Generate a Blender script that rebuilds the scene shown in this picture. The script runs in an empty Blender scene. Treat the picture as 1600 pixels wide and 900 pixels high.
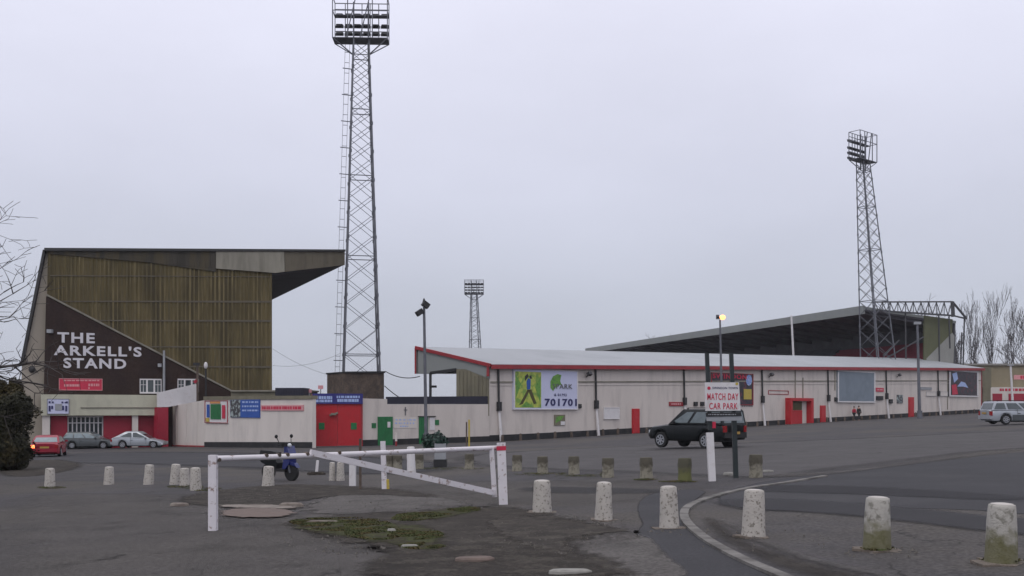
import bpy, bmesh, math, random
from mathutils import Vector, Matrix, noise
R = math.radians
random.seed(7)
SC = bpy.context.scene
COL = SC.collection

# ------------------------------------------------------------------ camera
cam_d = bpy.data.cameras.new("camera"); cam = bpy.data.objects.new("camera", cam_d); COL.objects.link(cam)
cam.location = (0, 0, 0); cam.rotation_euler = (R(90), 0, 0)
cam_d.sensor_width = 36; cam_d.lens = 36; cam_d.shift_y = 190/1600
cam_d.clip_start = .1; cam_d.clip_end = 3000
SC.camera = cam
# ------------------------------------------------------------------ world
W = bpy.data.worlds.new("World"); SC.world = W; W.use_nodes = True
nt = W.node_tree; N = nt.nodes; Lk = nt.links; N.clear()
out = N.new('ShaderNodeOutputWorld'); bg = N.new('ShaderNodeBackground'); bg.inputs['Strength'].default_value = .1
sky = N.new('ShaderNodeTexSky'); sky.sky_type = 'NISHITA'; sky.sun_disc = False
SUN_EL, SUN_AZ = R(48), R(200)
sky.sun_elevation = SUN_EL; sky.sun_rotation = SUN_AZ
tc = N.new('ShaderNodeTexCoord'); sep = N.new('ShaderNodeSeparateXYZ'); Lk.new(tc.outputs['Generated'], sep.inputs[0])
ramp = N.new('ShaderNodeValToRGB'); cr = ramp.color_ramp
cr.elements[0].position = 0; cr.elements[0].color = (.475, .50, .585, 1)
cr.elements[1].position = 1; cr.elements[1].color = (1.12, 1.11, 1.16, 1)
for p, c in ((.1, (.555, .58, .675)), (.22, (.70, .715, .84)), (.38, (.86, .865, 1.01)), (.6, (.95, .95, 1.05))):
    e = cr.elements.new(p); e.color = (*c, 1)
Lk.new(sep.outputs['Z'], ramp.inputs[0])
mp = N.new('ShaderNodeMapping'); mp.inputs['Scale'].default_value = (1, 1, 2.6); Lk.new(tc.outputs['Generated'], mp.inputs[0])
ns = N.new('ShaderNodeTexNoise'); ns.inputs['Scale'].default_value = 3.0; ns.inputs['Detail'].default_value = 5; ns.inputs['Roughness'].default_value = .5
Lk.new(mp.outputs[0], ns.inputs['Vector'])
mr = N.new('ShaderNodeMapRange'); mr.inputs[1].default_value = .3; mr.inputs[2].default_value = .7; mr.inputs[3].default_value = 9.6; mr.inputs[4].default_value = 10.6
Lk.new(ns.outputs[0], mr.inputs[0])
vm = N.new('ShaderNodeVectorMath'); vm.operation = 'SCALE'; Lk.new(ramp.outputs[0], vm.inputs[0]); Lk.new(mr.outputs[0], vm.inputs['Scale'])
mx = N.new('ShaderNodeMix'); mx.data_type = 'RGBA'; mx.inputs[0].default_value = .94
Lk.new(sky.outputs[0], mx.inputs[6]); Lk.new(vm.outputs[0], mx.inputs[7])
Lk.new(mx.outputs[2], bg.inputs[0]); Lk.new(bg.outputs[0], out.inputs[0])
sd = bpy.data.lights.new("sun", 'SUN'); sd.energy = .6; sd.angle = R(25); sd.color = (1, .96, .9)
so = bpy.data.objects.new("sun", sd); COL.objects.link(so)
sdir = Vector((math.sin(SUN_AZ)*math.cos(SUN_EL), math.cos(SUN_AZ)*math.cos(SUN_EL), math.sin(SUN_EL)))
so.rotation_euler = sdir.to_track_quat('Z', 'Y').to_euler(); so.location = (0, -20, 60)
SC.view_settings.view_transform = 'Standard'; SC.view_settings.look = 'None'
SC.view_settings.exposure = 0; SC.view_settings.gamma = 1; SC.view_settings.use_curve_mapping = False

# ------------------------------------------------------------------ helpers
def gz(X, Y):
    X = max(-90, min(90, X)); Y2 = max(-30, min(190, Y))
    return -1.5 + (.043*X if X > 0 else .02*X) - .012875*Y2
def P(x, y, dz=0.0):
    k = .043 if x > 800 else .02
    Y = 1.5/((y-640)/1600 + k*(x-800)/1600 - .012875)
    X = (x-800)/1600*Y
    return Vector((X, Y, gz(X, Y)+dz))
def D(x, y, Y): return Vector(((x-800)/1600*Y, Y, (640-y)/1600*Y))
class Pl:
    def __init__(s, a, b, back=None):
        s.a = Vector((a[0], a[1])); s.d = (Vector((b[0], b[1]))-s.a).normalized()
        n = Vector((s.d.y, -s.d.x))
        if n.dot(s.a) > 0: n = -n
        s.n = Vector((n.x, n.y, 0)); s.u = Vector((s.d.x, s.d.y, 0))
    def Y(s, x):
        k = (x-800)/1600
        t = (k*s.a.y - s.a.x)/(s.d.x - k*s.d.y)
        return s.a.y + s.d.y*t
    def pt(s, x, y, off=0.0):
        return D(x, y, s.Y(x)) + s.n*off
def tag(o, label=None, cat=None, group=None, kind=None):
    if label: o['label'] = label
    if cat: o['category'] = cat
    if group: o['group'] = group
    if kind: o['kind'] = kind
    return o
def thing(name, label, cat, loc=(0, 0, 0), rz=0, group=None):
    o = bpy.data.objects.new(name, None); COL.objects.link(o); o.location = loc; o.rotation_euler = (0, 0, rz)
    o.empty_display_size = .3
    return tag(o, label, cat, group)
class MB:
    def __init__(s): s.v = []; s.f = []
    def poly(s, pts, ext):
        """polygon extruded by vector ext"""
        n = len(pts); b = len(s.v); ext = Vector(ext)
        s.v += [Vector(p) for p in pts] + [Vector(p)+ext for p in pts]
        s.f.append(list(range(b, b+n))); s.f.append(list(range(b+2*n-1, b+n-1, -1)))
        for i in range(n):
            j = (i+1) % n; s.f.append([b+i, b+n+i, b+n+j, b+j])
        return s
    def box(s, c, sz, rz=0, mtx=None):
        hx, hy, hz = sz[0]/2, sz[1]/2, sz[2]/2
        m = mtx or Matrix.Rotation(rz, 3, 'Z'); c = Vector(c)
        pts = [c + m@Vector(p) for p in ((-hx, -hy, -hz), (hx, -hy, -hz), (hx, hy, -hz), (-hx, hy, -hz))]
        return s.poly(pts, m@Vector((0, 0, 2*hz)))
    def bar(s, p, q, w, h=None):
        p, q = Vector(p), Vector(q); h = h or w; d = (q-p)
        if d.length < 1e-6: return s
        dn = d.normalized(); up = Vector((0, 0, 1)) if abs(dn.z) < .95 else Vector((0, 1, 0))
        a = dn.cross(up).normalized()*w/2; b = a.normalized().cross(dn).normalized()*h/2
        return s.poly([p-a-b, p+a-b, p+a+b, p-a+b], d)
    def tube(s, p, q, r1, r2=None, n=8, cap=True):
        p, q = Vector(p), Vector(q); r2 = r1 if r2 is None else r2; d = q-p
        if d.length < 1e-6: return s
        dn = d.normalized(); up = Vector((0, 0, 1)) if abs(dn.z) < .95 else Vector((0, 1, 0))
        a = dn.cross(up).normalized(); b_ = a.cross(dn); k = len(s.v)
        for c, r in ((p, r1), (q, r2)):
            for i in range(n):
                t = 2*math.pi*i/n; s.v.append(c + a*math.cos(t)*r + b_*math.sin(t)*r)
        for i in range(n):
            j = (i+1) % n; s.f.append([k+i, k+j, k+n+j, k+n+i])
        if cap: s.f.append([k+i for i in range(n-1, -1, -1)]); s.f.append([k+n+i for i in range(n)])
        return s
    def lathe(s, prof, n=16, axis='Z', c=(0, 0, 0), wob=0, close=True):
        k = len(s.v); c = Vector(c)
        for r, z in prof:
            for i in range(n):
                t = 2*math.pi*i/n; rr = r*(1+(random.uniform(-wob, wob) if wob else 0))
                x, y = rr*math.cos(t), rr*math.sin(t)
                s.v.append(c + (Vector((x, y, z)) if axis == 'Z' else Vector((x, z, y)) if axis == 'Y' else Vector((z, x, y))))
        for a in range(len(prof)-1):
            for i in range(n):
                j = (i+1) % n; s.f.append([k+a*n+i, k+a*n+j, k+(a+1)*n+j, k+(a+1)*n+i])
        if close:
            s.f.append([k+i for i in range(n-1, -1, -1)]); m = k+(len(prof)-1)*n; s.f.append([m+i for i in range(n)])
        return s
    def ell(s, c, r, n=12, m=8):
        k = len(s.v); c = Vector(c)
        for a in range(1, m):
            ph = math.pi*a/m
            for i in range(n):
                t = 2*math.pi*i/n
                s.v.append(c+Vector((r[0]*math.sin(ph)*math.cos(t), r[1]*math.sin(ph)*math.sin(t), r[2]*math.cos(ph))))
        t_ = len(s.v); s.v.append(c+Vector((0, 0, r[2]))); s.v.append(c-Vector((0, 0, r[2])))
        for a in range(m-2):
            for i in range(n):
                j = (i+1) % n; s.f.append([k+a*n+i, k+(a+1)*n+i, k+(a+1)*n+j, k+a*n+j])
        for i in range(n):
            j = (i+1) % n; s.f.append([t_, k+i, k+j]); s.f.append([t_+1, k+(m-2)*n+j, k+(m-2)*n+i])
        return s
    def rect(s, pl, x0, y0, x1, y1, off=0.0, th=.05):
        """box on a wall plane, front face stands off+th proud of the wall"""
        xm = (x0+x1)/2; z1 = pl.pt(xm, y0).z; z0 = pl.pt(xm, y1).z
        a = pl.pt(x0, y1); b = pl.pt(x1, y1)
        f = pl.n*off
        pts = [Vector((a.x, a.y, z0))+f, Vector((b.x, b.y, z0))+f, Vector((b.x, b.y, z1))+f, Vector((a.x, a.y, z1))+f]
        return s.poly(pts, pl.n*th)
    def build(s, name, m, parent=None, loc=None, smooth=None, rz=0):
        base = Vector(parent.location) if parent is not None and loc is None else (Vector(loc) if loc is not None else Vector((0, 0, 0)))
        me = bpy.data.meshes.new(name)
        me.from_pydata([tuple(v-base) for v in s.v], [], s.f); me.update()
        bm = bmesh.new(); bm.from_mesh(me); bmesh.ops.recalc_face_normals(bm, faces=bm.faces); bm.to_mesh(me); bm.free()
        if smooth is not None:
            me.shade_smooth(); me.set_sharp_from_angle(angle=R(smooth))
        me.materials.append(m)
        o = bpy.data.objects.new(name, me); COL.objects.link(o)
        if parent is not None: o.parent = parent
        else: o.location = base
        return o
Z0 = (0, 0, 0)   # pass loc=Z0 for parts modelled in local coordinates
def kids(o): return list(o.children)
def copy_tree(o, parent=None):
    ch = kids(o); c = o.copy(); COL.objects.link(c); c.parent = parent
    for k in ch: copy_tree(k, c)
    return c
# ------------------------------------------------------------------ materials
def M(name, col, rough=.8, var=.12, scale=3.0, dirt=None, dirt_scale=1.2, dirt_amt=.5, dirt_thr=(.5, .65), streak=1.0, metal=0, bump=0, bscale=40, spec=.5, fine=None, cracks=0):
    m = bpy.data.materials.new(name); m.use_nodes = True; t = m.node_tree; n = t.nodes; l = t.links
    b = n['Principled BSDF']; b.inputs['Roughness'].default_value = rough; b.inputs['Metallic'].default_value = metal
    b.inputs['Specular IOR Level'].default_value = spec
    tcn = n.new('ShaderNodeTexCoord'); oi = n.new('ShaderNodeObjectInfo')
    ml = n.new('ShaderNodeMath'); ml.operation = 'MULTIPLY'; ml.inputs[1].default_value = 60; l.new(oi.outputs['Random'], ml.inputs[0])
    ad = n.new('ShaderNodeVectorMath'); ad.operation = 'ADD'; l.new(tcn.outputs['Object'], ad.inputs[0]); l.new(ml.outputs[0], ad.inputs[1])
    mpn = n.new('ShaderNodeMapping'); mpn.inputs['Scale'].default_value = (1, 1, streak); l.new(ad.outputs[0], mpn.inputs[0])
    def noi(sc, det=6):
        q = n.new('ShaderNodeTexNoise'); q.inputs['Scale'].default_value = sc; q.inputs['Detail'].default_value = det; q.inputs['Roughness'].default_value = .6
        l.new(mpn.outputs[0], q.inputs['Vector']); return q
    def mixc(f, a, bb):
        q = n.new('ShaderNodeMix'); q.data_type = 'RGBA'
        if f is not None: l.new(f, q.inputs[0])
        for i, c in ((6, a), (7, bb)):
            if isinstance(c, tuple): q.inputs[i].default_value = (*c, 1)
            else: l.new(c, q.inputs[i])
        return q
    q = noi(scale); mrn = n.new('ShaderNodeMapRange'); mrn.inputs[1].default_value = .3; mrn.inputs[2].default_value = .7; l.new(q.outputs[0], mrn.inputs[0])
    lo = tuple(max(0, c*(1-var)) for c in col); hi = tuple(min(1, c*(1+var)) for c in col)
    c = mixc(mrn.outputs[0], lo, hi).outputs[2]
    if dirt:
        q2 = noi(dirt_scale, 8); r2 = n.new('ShaderNodeMapRange'); r2.inputs[1].default_value = dirt_thr[0]; r2.inputs[2].default_value = dirt_thr[1]; r2.inputs[4].default_value = dirt_amt
        l.new(q2.outputs[0], r2.inputs[0]); c = mixc(r2.outputs[0], c, dirt).outputs[2]
    if fine:
        q3 = n.new('ShaderNodeTexNoise'); q3.inputs['Scale'].default_value = fine[0]; q3.inputs['Detail'].default_value = 3; l.new(ad.outputs[0], q3.inputs['Vector'])
        r3 = n.new('ShaderNodeMapRange'); r3.inputs[1].default_value = .35; r3.inputs[2].default_value = .65; r3.inputs[3].default_value = 1-fine[1]; r3.inputs[4].default_value = 1+fine[1]
        l.new(q3.outputs[0], r3.inputs[0]); vmn = n.new('ShaderNodeVectorMath'); vmn.operation = 'SCALE'; l.new(c, vmn.inputs[0]); l.new(r3.outputs[0], vmn.inputs['Scale']); c = vmn.outputs[0]
    if cracks:
        wv = n.new('ShaderNodeTexNoise'); wv.inputs['Scale'].default_value = 1.6; wv.inputs['Detail'].default_value = 6; l.new(tcn.outputs['Object'], wv.inputs['Vector'])
        wa = n.new('ShaderNodeVectorMath'); wa.operation = 'MULTIPLY_ADD'; l.new(wv.outputs['Color'], wa.inputs[0]); wa.inputs[1].default_value = (1.6, 1.6, 0); l.new(tcn.outputs['Object'], wa.inputs[2])
        vo = n.new('ShaderNodeTexVoronoi'); vo.feature = 'DISTANCE_TO_EDGE'; vo.inputs['Scale'].default_value = .33; l.new(wa.outputs[0], vo.inputs['Vector'])
        cm = n.new('ShaderNodeMapRange'); cm.inputs[1].default_value = .002; cm.inputs[2].default_value = .012; cm.inputs[3].default_value = cracks; cm.inputs[4].default_value = 0; l.new(vo.outputs['Distance'], cm.inputs[0])
        cn = n.new('ShaderNodeTexNoise'); cn.inputs['Scale'].default_value = .35; l.new(tcn.outputs['Object'], cn.inputs['Vector'])
        cs = n.new('ShaderNodeMapRange'); cs.inputs[1].default_value = .48; cs.inputs[2].default_value = .56; l.new(cn.outputs[0], cs.inputs[0])
        cf = n.new('ShaderNodeMath'); cf.operation = 'MULTIPLY'; l.new(cm.outputs[0], cf.inputs[0]); l.new(cs.outputs[0], cf.inputs[1])
        c = mixc(cf.outputs[0], c, (.025, .023, .022)).outputs[2]
    l.new(c, b.inputs['Base Color'])
    if bump:
        q4 = n.new('ShaderNodeTexNoise'); q4.inputs['Scale'].default_value = bscale; q4.inputs['Detail'].default_value = 4; l.new(ad.outputs[0], q4.inputs['Vector'])
        bp = n.new('ShaderNodeBump'); bp.inputs['Strength'].default_value = bump; bp.inputs['Distance'].default_value = .02; l.new(q4.outputs[0], bp.inputs['Height']); l.new(bp.outputs[0], b.inputs['Normal'])
    return m
def emit(name, col, st):
    m = bpy.data.materials.new(name); m.use_nodes = True; b = m.node_tree.nodes['Principled BSDF']
    b.inputs['Base Color'].default_value = (*col, 1); b.inputs['Emission Color'].default_value = (*col, 1); b.inputs['Emission Strength'].default_value = st
    return m
def moss_mat(name, base, moss, z0, z1, dark):
    """chipped paint / concrete with moss growing from the foot up (or a dark weathered head)"""
    m = M(name, base, .9, .15, 9, dark, 9, .8, (.5, .6), bump=.5, bscale=60)
    t = m.node_tree; n = t.nodes; l = t.links; b = n['Principled BSDF']
    src = b.inputs['Base Color'].links[0].from_socket
    tcn = n.new('ShaderNodeTexCoord'); sp = n.new('ShaderNodeSeparateXYZ'); l.new(tcn.outputs['Object'], sp.inputs[0])
    q = n.new('ShaderNodeTexNoise'); q.inputs['Scale'].default_value = 9; q.inputs['Detail'].default_value = 5; l.new(tcn.outputs['Object'], q.inputs['Vector'])
    s1 = n.new('ShaderNodeMath'); s1.operation = 'MULTIPLY_ADD'; l.new(q.outputs[0], s1.inputs[0]); s1.inputs[1].default_value = .45; l.new(sp.outputs['Z'], s1.inputs[2])
    r = n.new('ShaderNodeMapRange'); r.inputs[1].default_value = z0+.22; r.inputs[2].default_value = z1+.22; r.inputs[3].default_value = 0; r.inputs[4].default_value = .85
    l.new(s1.outputs[0], r.inputs[0]); q2 = n.new('ShaderNodeMix'); q2.data_type = 'RGBA'; l.new(r.outputs[0], q2.inputs[0]); l.new(src, q2.inputs[6]); q2.inputs[7].default_value = (*moss, 1)
    l.new(q2.outputs[2], b.inputs['Base Color']); return m

mt = {}
mt['asphalt'] = M('asphalt', (.062, .058, .061), .93, .2, .9, (.085, .076, .068), .16, .8, (.46, .58), bump=.5, bscale=60, fine=(22, .3), spec=.25, cracks=.9)
mt['asphalt_dark'] = M('asphalt_dark', (.047, .046, .051), .93, .15, .5, (.062, .06, .062), .25, .6, (.5, .65), bump=.5, bscale=60, fine=(28, .16), spec=.25)
mt['asphalt_pale'] = M('asphalt_pale', (.108, .099, .094), .93, .14, 1.2, (.06, .056, .052), 1.1, .7, (.54, .66), bump=.5, bscale=50, fine=(22, .3), spec=.25, cracks=.9)
mt['asphalt_mid'] = M('asphalt_mid', (.078, .073, .074), .93, .14, .8, (.052, .05, .05), .9, .5, (.54, .66), bump=.5, bscale=50, fine=(25, .2), spec=.25, cracks=.7)
mt['tarband'] = M('tarband', (.033, .032, .036), .85, .12, .6, fine=(28, .12), spec=.3)
mt['mud'] = M('mud', (.042, .036, .031), .95, .3, 2.5, (.075, .066, .055), 3, .8, (.5, .6), bump=.8, bscale=25, fine=(20, .25), spec=.2)
mt['kerb'] = M('kerb', (.19, .18, .17), .9, .2, 3, (.085, .08, .075), 2.2, .8, (.46, .6), bump=.4, bscale=40, spec=.2)
mt['stone'] = M('stone', (.22, .19, .165), .9, .2, 3, (.12, .09, .08), 4, .6, (.5, .6), bump=.6, bscale=20)
mt['grit'] = M('grit', (.11, .1, .09), .95, .4, 30)
mt['stone_white'] = M('stone_white', (.27, .26, .24), .9, .2, 6, bump=.5, bscale=20)
mt['pinkslab'] = M('pinkslab', (.155, .115, .098), .95, .25, 3, (.1, .08, .07), 3, .7, (.48, .6), bump=.6, bscale=25)
mt['moss'] = M('moss', (.055, .065, .02), .95, .4, 6, (.09, .055, .02), 5, .7, (.48, .6))
mt['mossflat'] = M('mossflat', (.05, .055, .02), .95, .4, 5, (.045, .035, .025), 4, .8, (.46, .56), bump=.8, bscale=40, fine=(40, .35), spec=.2)
mt['cream'] = M('cream', (.6, .545, .505), .85, .05, .5, (.41, .37, .35), 1.1, .6, (.5, .7), streak=.22, bump=.15, bscale=8, spec=.3)
mt['cream2'] = M('cream2', (.64, .59, .55), .85, .06, .6, (.48, .44, .42), .8, .6, (.5, .7), streak=.3, bump=.15, bscale=8, spec=.3)
mt['white'] = M('white', (.66, .64, .65), .6, .05, 2, (.4, .36, .33), 4, .5, (.55, .7), spec=.3)
mt['gatewhite'] = M('gatewhite', (.66, .63, .66), .6, .05, 3, (.2, .12, .09), 8, .85, (.57, .66), bump=.2, bscale=20, spec=.3)
mt['plinth'] = M('plinth', (.016, .016, .018), .8, .3, 1.5, (.05, .04, .035), 2, .5, (.55, .7))
mt['red'] = M('red', (.46, .012, .02), .55, .12, 1.5, (.28, .015, .018), 1.5, .5, (.5, .65), streak=.4)
mt['redtrim'] = M('redtrim', (.3, .022, .03), .6, .1, 1, (.2, .02, .025), .8, .5, (.5, .6))
mt['shutter'] = M('shutter', (.33, .012, .035), .6, .12, 1.5, (.22, .01, .03), 1.5, .5, (.5, .65))
mt['green'] = M('green', (.012, .15, .045), .6, .12, 2, (.01, .09, .03), 2, .5, (.5, .6))
mt['darkgreen'] = M('darkgreen', (.012, .045, .03), .5, .3, 5, (.005, .01, .01), 6, .8, (.45, .6), bump=1, bscale=9)
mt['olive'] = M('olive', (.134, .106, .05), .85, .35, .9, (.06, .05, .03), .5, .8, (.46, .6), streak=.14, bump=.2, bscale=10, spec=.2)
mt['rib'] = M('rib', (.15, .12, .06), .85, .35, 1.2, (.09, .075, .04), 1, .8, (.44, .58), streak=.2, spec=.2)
mt['olive_shaded'] = M('olive_shaded', (.06, .054, .044), .85, .3, 1, (.095, .078, .045), 1.2, .7, (.5, .62), streak=.15, spec=.2)  # greyer, darker olive: the shadow below the roof edge is put into the colour
mt['brown'] = M('brown', (.037, .023, .019), .85, .18, .8, (.028, .018, .018), .5, .6, (.48, .62), streak=.5, fine=(6, .12), spec=.2)
mt['fascia1'] = M('fascia1', (.24, .225, .185), .85, .15, 1, (.15, .14, .11), 1.2, .6, (.5, .65), streak=.2)
mt['fascia2'] = M('fascia2', (.125, .108, .078), .85, .2, 1, (.07, .06, .045), 1, .7, (.48, .62), streak=.2)
mt['darkroof'] = M('darkroof', (.045, .045, .045), .8, .2, 1)
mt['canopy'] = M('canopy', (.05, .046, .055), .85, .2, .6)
mt['raker'] = M('raker', (.34, .3, .25), .9, .12, .5, (.2, .19, .15), .5, .6, (.5, .65), streak=.3)
mt['creamband'] = M('creamband', (.46, .45, .355), .85, .08, .8, (.33, .32, .26), .9, .5, (.5, .65), streak=.5)
mt['roofmetal'] = M('roofmetal', (.33, .345, .365), .55, .05, .15, (.255, .275, .29), .25, .5, (.48, .62), metal=0, spec=.4)
mt['gable'] = M('gable', (.24, .255, .25), .75, .06, .5)
mt['screen'] = M('screen', (.18, .165, .115), .85, .15, .8, (.12, .11, .08), 1, .6, (.48, .6), streak=.3)
mt['galv'] = M('galv', (.12, .125, .145), .6, .25, 1, metal=.2)
mt['galvlight'] = M('galvlight', (.3, .31, .33), .6, .15, 1, metal=.1)
mt['truss'] = M('truss', (.05, .05, .055), .6, .2, 1)
mt['dark'] = M('dark', (.02, .02, .022), .6, .2, 3)
mt['darkpost'] = M('darkpost', (.018, .026, .028), .5, .2, 4)
mt['lampbody'] = M('lampbody', (.04, .04, .045), .6, .2, 3)
mt['brick'] = M('brick', (.105, .078, .062), .9, .3, 1.5, (.06, .05, .045), 2, .7, (.48, .6), fine=(8, .2), bump=.4, bscale=12)
mt['navy'] = M('navy', (.015, .015, .03), .7, .2, 1)
mt['seat'] = M('seat', (.2, .012, .03), .8, .2, 2)
mt['seatgrey'] = M('seatgrey', (.09, .09, .1), .85, .2, .6)
mt['endgreen'] = M('endgreen', (.105, .11, .06), .85, .15, .6, streak=.3)
mt['endgrey'] = M('endgrey', (.3, .3, .28), .85, .1, .6, streak=.3)
mt['blue'] = M('blue', (.02, .085, .36), .5, .1, 3)
mt['bluedark'] = M('bluedark', (.022, .022, .17), .5, .15, 3)
mt['bluepale'] = M('bluepale', (.35, .45, .72), .6, .15, 6)
mt['ink'] = M('ink', (.018, .018, .1), .6, .1, 4)
mt['redink'] = M('redink', (.5, .02, .06), .6, .1, 4)
mt['pinkink'] = M('pinkink', (.62, .28, .3), .6, .1, 4)
mt['greyink'] = M('greyink', (.12, .12, .13), .6, .1, 4)
mt['letter'] = M('letter', (.62, .6, .64), .6, .06, 2)
mt['billwhite'] = M('billwhite', (.55, .57, .75), .5, .04, 1)
mt['yellowgreen'] = M('yellowgreen', (.42, .48, .08), .5, .25, 2.5, (.12, .28, .05), 1.8, .8, (.5, .58))
mt['leafgreen'] = M('leafgreen', (.14, .33, .05), .5, .25, 4, (.05, .16, .03), 4, .7, (.5, .6))
mt['olivebrown'] = M('olivebrown', (.07, .06, .015), .6, .2, 4)
mt['skin'] = M('skin', (.45, .27, .2), .6, .05, 8)
mt['billgrey'] = M('billgrey', (.175, .215, .26), .45, .07, 1.0, (.14, .175, .21), .6, .5, (.5, .6))
mt['bill_dark'] = M('bill_dark', (.025, .02, .03), .5, .6, 2, (.12, .02, .04), 1.5, .8, (.55, .62))
mt['yellow'] = M('yellow', (.5, .38, .06), .6, .15, 6, (.3, .25, .1), 6, .5, (.5, .6))
mt['bluespot'] = M('bluespot', (.2, .3, .62), .5, .25, 6, (.6, .65, .75), 5, .8, (.5, .58))
mt['multi'] = M('multi', (.05, .05, .055), .5, .4, 4, (.35, .42, .42), 3, .9, (.5, .55))
mt['orange'] = M('orange', (.6, .28, .1), .6, .2, 5)
mt['boll'] = M('boll', (.46, .43, .395), .9, .1, 6, (.17, .155, .13), 24, .85, (.53, .62), bump=.6, bscale=50, spec=.2)
mt['bolltop'] = M('bolltop', (.52, .49, .46), .9, .08, 10, bump=.4, bscale=50, spec=.2)
mt['bollmoss'] = moss_mat('bollmoss', (.42, .4, .365), (.11, .105, .04), .36, .2, (.14, .135, .11))
mt['bolldark'] = moss_mat('bolldark', (.27, .25, .2), (.06, .052, .038), .2, .36, (.12, .11, .08))
mt['bollgreen'] = moss_mat('bollgreen', (.085, .08, .055), (.14, .145, .05), .34, .16, (.06, .06, .04))
mt['footing'] = M('footing', (.17, .14, .115), .95, .2, 8, (.08, .07, .06), 8, .7, (.5, .6), bump=.7, bscale=30)
mt['tyre'] = M('tyre', (.012, .012, .013), .85, .1, 8)
mt['rim'] = M('rim', (.38, .39, .42), .35, .1, 8, metal=.5)
mt['glass'] = M('glass', (.05, .065, .07), .06, .2, 2, spec=.8)
mt['glasslight'] = M('glasslight', (.2, .25, .27), .08, .2, 2, spec=.8)
mt['glassmid'] = M('glassmid', (.12, .15, .16), .08, .2, 2, spec=.8)
mt['plastic'] = M('plastic', (.012, .012, .013), .7, .1, 5)
mt['paint_black'] = M('paint_black', (.005, .007, .008), .3, .1, 2, spec=.3)
mt['paint_red'] = M('paint_red', (.26, .012, .03), .25, .1, 2, spec=.6)
mt['paint_silver'] = M('paint_silver', (.36, .385, .42), .3, .05, 2, metal=.3)
mt['paint_dsilver'] = M('paint_dsilver', (.09, .1, .105), .3, .1, 2, metal=.3)
mt['paint_blue'] = M('paint_blue', (.013, .02, .12), .25, .1, 2, spec=.6)
mt['chrome'] = M('chrome', (.6, .6, .62), .15, .05, 2, metal=.9)
mt['lens'] = M('lens', (.6, .62, .65), .1, .1, 10, spec=.8)
mt['taillens'] = M('taillens', (.25, .008, .01), .2, .1, 8)
mt['brake'] = emit('brake', (1, .16, .05), 7)
mt['lampglow'] = emit('lampglow', (1, .36, .11), 3.5)
mt['plate_y'] = M('plate_y', (.4, .24, .05), .5, .05, 3)
mt['bark'] = M('bark', (.06, .052, .05), .95, .25, 8)
mt['barkfar'] = M('barkfar', (.075, .068, .072), .95, .2, 4)
mt['leafdark'] = M('leafdark', (.02, .02, .009), .7, .5, 1.5, (.055, .042, .014), 1.1, .8, (.5, .62), spec=.3)
mt['concrete'] = M('concrete', (.28, .27, .25), .9, .15, 2, (.17, .16, .14), 2, .6, (.5, .6))
mt['beigewall'] = M('beigewall', (.24, .205, .135), .85, .12, .5, streak=.5)

# ------------------------------------------------------------------ ground
def sheet_grid(name, mat_, xs, ys, dz=0):
    v = []; f = []
    for y in ys:
        for x in xs: v.append((x, y, gz(x, y)+dz))
    n = len(xs)
    for j in range(len(ys)-1):
        for i in range(n-1): f.append((j*n+i, j*n+i+1, (j+1)*n+i+1, (j+1)*n+i))
    me = bpy.data.meshes.new(name); me.from_pydata(v, [], f); me.materials.append(mat_); me.update()
    o = bpy.data.objects.new(name, me); COL.objects.link(o); return o
xs = [-700, -500, -300, -150, -90, -60, -40, -20, -10, 0, 10, 20, 40, 60, 90, 150, 300, 500, 700]
ys = [-120, -30, 0, 10, 20, 40, 60, 90, 130, 160, 190, 250, 400, 650, 1000]
tag(sheet_grid('ground', mt['asphalt'], xs, ys), 'weathered dark grey asphalt of the car park and forecourt', kind='structure')

def smooth_poly(px, n=3):
    pts = [Vector((x, y)) for x, y in px]
    for _ in range(n):
        q = []
        for i in range(len(pts)):
            a, b = pts[i], pts[(i+1) % len(pts)]; q += [a*.75+b*.25, a*.25+b*.75]
        pts = q
    return pts
soft_cache = {}
def soft_mat(key, amp, soft, sc, mx_=1.0):
    """the named surface with a ragged worn edge: its cover fades out by distance to the patch outline plus noise"""
    k = (key, amp, soft, sc, mx_)
    if k in soft_cache: return soft_cache[k]
    m = mt[key].copy(); m.name = key+'_worn'; t = m.node_tree; n = t.nodes; l = t.links; b = n['Principled BSDF']; o = n['Material Output']
    at = n.new('ShaderNodeAttribute'); at.attribute_name = 'edge'
    ge = n.new('ShaderNodeNewGeometry'); q = n.new('ShaderNodeTexNoise'); q.inputs['Scale'].default_value = sc; q.inputs['Detail'].default_value = 7; q.inputs['Roughness'].default_value = .65
    l.new(ge.outputs['Position'], q.inputs['Vector'])
    a = n.new('ShaderNodeMath'); a.operation = 'MULTIPLY_ADD'; l.new(q.outputs[0], a.inputs[0]); a.inputs[1].default_value = amp*2; l.new(at.outputs['Fac'], a.inputs[2])
    r = n.new('ShaderNodeMapRange'); r.inputs[1].default_value = amp-soft; r.inputs[2].default_value = amp+soft; r.inputs[4].default_value = mx_; l.new(a.outputs[0], r.inputs[0])
    tr = n.new('ShaderNodeBsdfTransparent'); ms = n.new('ShaderNodeMixShader'); l.new(r.outputs[0], ms.inputs[0]); l.new(tr.outputs[0], ms.inputs[1]); l.new(b.outputs[0], ms.inputs[2]); l.new(ms.outputs[0], o.inputs['Surface'])
    soft_cache[k] = m; return m
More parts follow.
